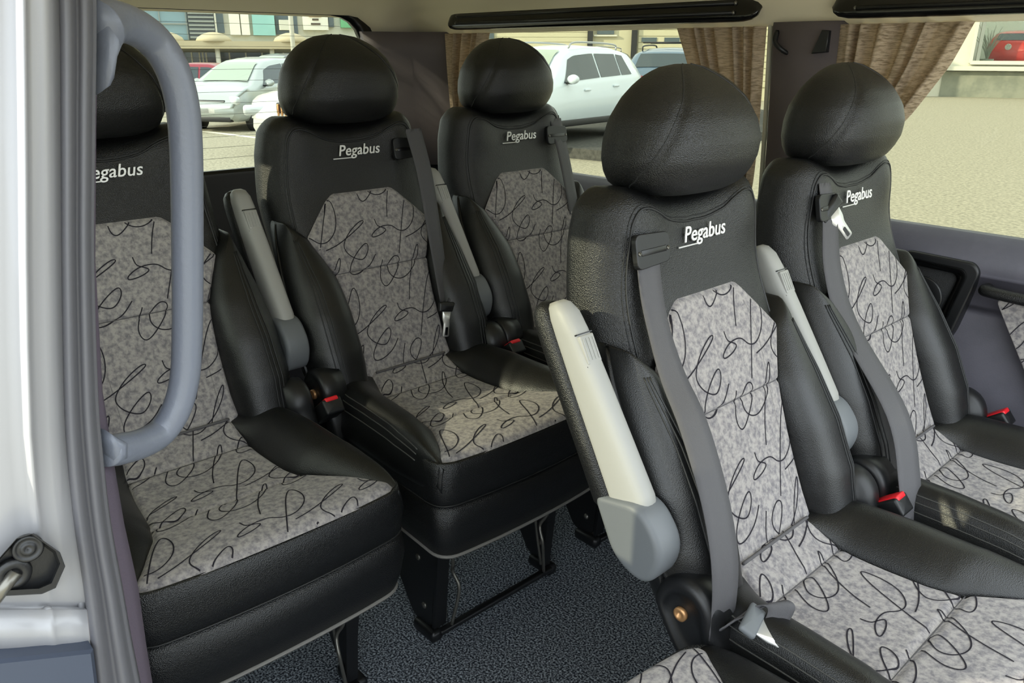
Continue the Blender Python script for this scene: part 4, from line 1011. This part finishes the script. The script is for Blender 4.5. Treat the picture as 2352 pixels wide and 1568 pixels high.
    if grille == 'bars':
        for k in range(9): V, F = box((fx - .05, -.28 + k * .07, gzc), (.12, .026, .20), .006); mesh_obj('grille_bar', V, F, BRASS if paint.name == 'paint_white2' else RIM, R)
        V, F = box((fx - .08, 0, gzc), (.10, .66, .24), .02); mesh_obj('grille_back', V, F, DKPL, R)
    else:
        V, F = box((fx - .09, 0, .66), (.10, 1.0, .11), .02); mesh_obj('grille_back', V, F, DKPL, R)
        for k in (-.022, .022): V, F = box((fx - .045, 0, .66 + k), (.03, .98, .014), .004); mesh_obj('grille_bar', V, F, RIM, R)
    V, F = box((fx - .06, 0, .30), (.16, 1.30, .13), .03); mesh_obj('lower_intake', V, F, DKPL, R)
    V, F = box((fx + .005, 0, .48), (.02, .50, .11), .004); mesh_obj('number_plate', V, F, PLATE, R)
    return R
P_W = mat('paint_white', lin(214, 226, 234), .25, coat=.6); P_W2 = mat('paint_white2', lin(196, 196, 190), .25, coat=.6); P_S = mat('paint_silver', lin(176, 184, 182), .3, metal=.4, coat=.6)
P_R = mat('paint_red', lin(140, 24, 48), .28, coat=.6); P_B = mat('paint_blue', lin(86, 108, 128), .28, coat=.6); P_K = mat('paint_dark', lin(52, 56, 60), .28, coat=.6); P_RED = mat('paint_bright_red', lin(210, 34, 24), .28, coat=.6)
def on_ray(u, dist, z=GZ):
    d = _fw + _r2 * (u - 1176) / FPX + _u2 * 0; d = np.array([d[0], d[1], 0]); d /= np.linalg.norm(d)
    # horizontal bearing of a pixel column taken at the horizon line
    p = at(u, 200, z=GZ); q = p[:2] - CAM[:2]; q /= np.linalg.norm(q); return (CAM[0] + q[0] * dist, CAM[1] + q[1] * dist, z)
fs = np.array([.55, -.835]); ls_ = np.array([.835, .55])
wp = groundpt(598, 299)[:2]; c_ = wp - 1.30 * fs - .86 * ls_
car('mpv', (c_[0], c_[1], GZ), fs, P_S, 'silver hatchback with big headlamp parked beyond the rear window', grille='slats')
pw = np.array(on_ray(668, 14.8)[:2]); c_ = pw - 2.3 * fs
car('suv', (c_[0], c_[1], GZ), fs, P_W2, 'white car with upright barred grille partly behind a headrest', grille='bars')
TZ = GZ + .18
fs2 = np.array([.185, -.983]); ls2 = np.array([.983, .185]); ps = at(1318, 283, z=TZ + .35)[:2]; c_ = ps - .53 * fs2 - .93 * ls2
car('suv', (c_[0], c_[1], TZ), fs2, P_W, 'white estate-bodied off-roader parked beyond the side window', rails=True, grille='slats')
car('sedan', on_ray(492, 28.0), (.66, .75), P_R, 'dark red car parked behind the silver hatchback')
car('suv', on_ray(648, 31.0), (.5, -.87), P_K, 'dark car with pale windscreen behind the silver hatchback')
car('suv', tuple(on_ray(1552, 21.5)[:2]) + (TZ,), (-.45, .89), P_B, 'blue-grey estate with roof bars behind the white off-roader', rails=True, rack=True)
car('suv', tuple(on_ray(1330, 26.0)[:2]) + (TZ,), (.185, -.983), P_K, 'dark car whose roof shows above the white off-roader', rails=True)

# ---------------- buildings: local frame = origin on the ground, local x to the right as seen from the van, y away
def facade_frame(u0, dist, turn=0.0):
    o = np.array(on_ray(u0, dist)); q = (o - CAM)[:2]; q /= np.linalg.norm(q); a = math.atan2(q[1], q[0]) - PI / 2 + math.radians(turn)
    return o, a
def bbox(parent, name, x0, x1, z0, z1, y0, y1, m, bev=0.0):
    V, F = box(((x0 + x1) / 2, (y0 + y1) / 2, (z0 + z1) / 2), (x1 - x0, y1 - y0, z1 - z0), bev); return mesh_obj(name, V, F, m, parent, smooth=False)
WALLW = mat('white_wall', lin(214, 213, 200), .85, spec=.1); WALLC = mat('cream_cladding', lin(200, 195, 166), .85, spec=.1); TURQ = mat('turquoise_panel', lin(150, 200, 196), .5)
BGLASS = mat('blue_glass', lin(120, 150, 160), .1, spec=.8); DGLASS = mat('dark_glass', lin(62, 78, 82), .1, spec=.8); GREENP = mat('green_banner', lin(120, 190, 140), .6); CONC = mat('concrete', lin(150, 152, 138), .9, mottle=(2, lin(132, 136, 124), .4, .6)); BEIGE = mat('beige_roof', lin(190, 178, 148), .9)
GREYL = mat('louvre_grey', lin(140, 146, 142), .5); INK = mat('sign_ink', lin(90, 80, 70), .7)
HZ = CAM[2] - GZ
# shopping hall beyond the rear window; 1 px = D/FPX metres
D1 = 44.0; k1 = D1 / FPX * 1.06; o1_, a1 = facade_frame(560, D1); hall = empty('shopping_hall', tuple(o1_), a1); tag(hall, 'pale shopping hall with glass panels, louvres and a scalloped canopy', 'building')
hx = lambda u: (u - 560) * k1
hz = lambda v: HZ + (121 - v) * k1
bbox(hall, 'wall', hx(250), hx(900), 0, hz(-160), 0, 8, WALLW)
bbox(hall, 'glass_block', hx(300), hx(472), hz(99), hz(45), -.25, 0, BGLASS)
for v in (45, 71): bbox(hall, 'mullion', hx(300), hx(472), hz(v + 1.2), hz(v - 1.2), -.36, -.25, GREYL)
for u in (340, 390, 424, 470): bbox(hall, 'mullion', hx(u - .8), hx(u + .8), hz(99), hz(45), -.35, -.25, GREYL)
bbox(hall, 'louvre_back', hx(473), hx(520), hz(98), hz(30), -.2, 0, DGLASS)
for i in range(9): bbox(hall, 'louvre', hx(474), hx(519), hz(96 - i * 7), hz(92.5 - i * 7), -.55, -.15, GREYL)
bbox(hall, 'dark_window', hx(523), hx(536), hz(86), hz(28), -.2, 0, DGLASS)
bbox(hall, 'mullion', hx(520), hx(523), hz(98), hz(10), -.5, 0, WALLW)
for a_, b_ in ((546, 565), (567, 582)): bbox(hall, 'white_panel', hx(a_), hx(b_), hz(90), hz(8), -.3, 0, mat('panel_white', lin(240, 238, 224), .7) if 'panel_white' not in MATS else MATS['panel_white'])
bbox(hall, 'turquoise_panel', hx(588), hx(629), hz(90), hz(15), -.35, 0, TURQ)
bbox(hall, 'dark_window', hx(631), hx(672), hz(88), hz(18), -.2, 0, DGLASS)
bbox(hall, 'ac_unit', hx(637), hx(658), hz(80), hz(62), -.8, -.2, WALLW)
bbox(hall, 'sign_panel', hx(682), hx(730), hz(79), hz(20), -.4, 0, MATS['panel_white'])
for v, w in ((42, 8), (54, 12), (60, 6), (68, 9)): bbox(hall, 'sign_mark', hx(706 - w), hx(706 + w), hz(v + 1.6), hz(v - 1.6), -.44, -.4, INK if v != 54 else BRASS)
bbox(hall, 'dark_window', hx(732), hx(742), hz(73), hz(25), -.2, 0, DGLASS)
bbox(hall, 'green_banner', hx(755), hx(784), hz(74), hz(25), -.3, 0, GREENP)
bbox(hall, 'dark_window', hx(786), hx(791), hz(70), hz(30), -.2, 0, DGLASS)
bbox(hall, 'canopy_slab', hx(320), hx(682), hz(115), hz(103), -6, 0, BEIGE)
for u in (445, 520, 645): 
    V, F = lathe((hx(u), -5.4, hz(103) - .02), (0, 0, 1), [(.75, 0), (.66, .16), (.42, .30), (.18, .37), (0, .38)], 20); mesh_obj('canopy_dome', V, F, BEIGE, hall)
for u in (443, 524, 612, 300, 360): 
    V, F = tube(np.array([(hx(u), -5.6, 0), (hx(u), -5.6, hz(114))]), .10, 10); mesh_obj('canopy_post', V, F, WALLW, hall)
bbox(hall, 'shop_front', hx(330), hx(675), 0.1, hz(121) , -.3, 0, DGLASS)
for u in (450, 472, 486, 492, 498, 516, 540, 570, 600, 640): bbox(hall, 'shop_mullion', hx(u - 1.2), hx(u + 1.2), 0.1, hz(121), -.45, -.3, WALLW)
V, F = tube(np.array([on_ray(681, 37.0), np.array(on_ray(681, 37.0)) + (0, 0, 9)]), .10, 12); o = mesh_obj('lamp_post', V, F, WALLW); tag(o, 'slim white lamp post before the shopping hall', 'lamp post')
# garage row beyond the side window
D2 = 34.0; k2 = D2 / FPX * 1.06; o2_, a2 = facade_frame(1360, D2); gar = empty('garage_row', tuple(o2_), a2); tag(gar, 'cream clad garage building behind the parked cars', 'building')
gx = lambda u: (u - 1360) * k2
gz = lambda v: HZ + (123 - v) * k2
bbox(gar, 'wall', gx(1000), gx(1720), 0, gz(-60), 0, 6, WALLC)
for v in range(20, 180, 9): bbox(gar, 'cladding_board', gx(1000), gx(1347), gz(v + 8.4), gz(v), -.06, 0, WALLC)
for a_, b_ in ((1447, 1720),):
    bbox(gar, 'garage_door', gx(a_), gx(b_), 0, gz(62), -.05, 0, WALLC)
    for v in range(66, 176, 12): bbox(gar, 'door_slat', gx(a_ + 2), gx(b_ - 2), gz(v + 11), gz(v), -.10, -.05, WALLC)
for a_, b_ in ((1435, 1446), (1348, 1358)): bbox(gar, 'dark_post', gx(a_), gx(b_), 0, gz(55), -.22, 0, DKPL)
bbox(gar, 'window_pane', gx(1366), gx(1400), gz(86), gz(70), -.10, 0, DGLASS)
bbox(gar, 'window_rail', gx(1360), gx(1406), gz(90), gz(87), -.14, 0, WALLW)
for a_ in (1455, 1500, 1545): bbox(gar, 'door_window', gx(a_), gx(a_ + 30), gz(100), gz(92), -.13, -.05, DGLASS)
bbox(gar, 'small_window', gx(1140), gx(1158), gz(95), gz(76), -.12, 0, DGLASS)
# showroom on the right
p3 = groundpt(2200, 222); D3 = float(np.linalg.norm((p3 - CAM)[:2])); k3 = D3 / FPX * 1.12; o3_, a3 = facade_frame(2250, D3, 6); sh = empty('showroom', tuple(o3_), a3); tag(sh, 'white showroom with grey plinth and large display window', 'building')
sx = lambda u: (u - 2250) * k3
sz = lambda v: (222 - v) * k3 * .98
bbox(sh, 'wall', sx(2120), sx(2228), sz(180), sz(-80), 0, 6, WALLW)
bbox(sh, 'wall', sx(2228), sx(2620), sz(20), sz(-80), 0, .4, WALLW)
bbox(sh, 'wall', sx(2228), sx(2620), sz(180), sz(163), 0, .4, WALLW)
bbox(sh, 'plinth', sx(2190), sx(2620), 0, sz(180), -.15, .4, CONC)
bbox(sh, 'plinth_end', sx(2160), sx(2190), 0, sz(180), -.1, 6, WALLW)
bbox(sh, 'sill', sx(2165), sx(2620), sz(178), sz(171), -.5, 0, WALLW)
bbox(sh, 'back_wall', sx(2228), sx(2620), sz(163) - .5, sz(20), 7, 7.2, mat('showroom_inside', lin(225, 230, 222), .9))
bbox(sh, 'inner_floor', sx(2228), sx(2620), sz(163) - .5, sz(163) - .4, .4, 6.2, CONC)
for a_ in (2226, 2236): bbox(sh, 'window_post', sx(a_), sx(a_ + 5), sz(166), sz(15), -.25, 0, GREYL if a_ > 2230 else WALLW)
bbox(sh, 'window_post', sx(2356), sx(2362), sz(166), sz(15), -.25, 0, WALLW)
bbox(sh, 'window_bottom_rail', sx(2228), sx(2620), sz(168), sz(162), -.3, 0, WALLW)
V, F = box(((sx(2236) + sx(2620)) / 2, .05, (sz(163) + sz(20)) / 2), (sx(2620) - sx(2236), .02, sz(20) - sz(163)), 0); mesh_obj('display_pane', V, F, glass('showroom_glass', (.92, .95, .92, 1)), sh, smooth=False)
ca, sa = math.cos(a3), math.sin(a3)
def shw(x, y, z): return (o3_[0] + ca * x - sa * y, o3_[1] + sa * x + ca * y, o3_[2] + z)
f3 = np.array([-sa, ca]); rc_ = car('suv', shw(sx(2318), 3.6, sz(163) - .4), (f3[0] * .94 + ca * .34, f3[1] * .94 + sa * .34), P_RED, 'bright red car standing inside the showroom window')
emb = empty('maker_emblem'); emb.parent = rc_; emb.location = (-2.335, 0, 1.0)
V, F = lathe((0, 0, 0), (-1, 0, 0), [(.13, -.02), (.13, .012), (.105, .012), (.105, -.02)], 28); mesh_obj('emblem_ring', V, F, PLATE, emb)
for a_, b_ in (((-.055, .10), (0, .015)), ((0, .015), (.055, .10)), ((-.095, .04), (-.05, -.09)), ((-.05, -.09), (0, .01)), ((0, .01), (.05, -.09)), ((.05, -.09), (.095, .04))):
    V, F = tube(np.array([(-.006, a_[0], a_[1]), (-.006, b_[0], b_[1])]), .012, 6); mesh_obj('emblem_stroke', V, F, PLATE, emb)
# leafless shrub in a tub beside the red car, behind the pane
for i, (u, y) in enumerate(((2256, .8), (2285, 6.4), (2345, 6.6))):
    sb = empty('showroom_shrub', shw(sx(u), y, sz(163) - .4)); tag(sb, ('pale leafless shrub next to the red car bumper in the showroom', 'grey leafless shrub behind the red car, by the green one', 'grey leafless shrub behind the red car towards the inner wall')[i], 'plant')
    V, F = lathe((0, 0, 0), (0, 0, 1), [(.2, 0), (.28, .5), (.26, .5), (.2, .45), (0, .45)], 16); mesh_obj('tub', V, F, CONC, sb)
    parts = []
    for k in range(26):
        a = random.uniform(0, 2 * PI); l_ = random.uniform(.8, 1.5); r_ = random.uniform(.2, .75)
        parts.append(tube(smooth_path([(0, 0, .4), (math.cos(a) * r_ * .3, math.sin(a) * r_ * .3, .4 + l_ * .5), (math.cos(a) * r_, math.sin(a) * r_, .4 + l_)], 6), np.linspace(.02, .008, 6), 5))
    V, F = join(*parts); tag(mesh_obj('twigs', V, F, CONC, sb), kind='stuff')
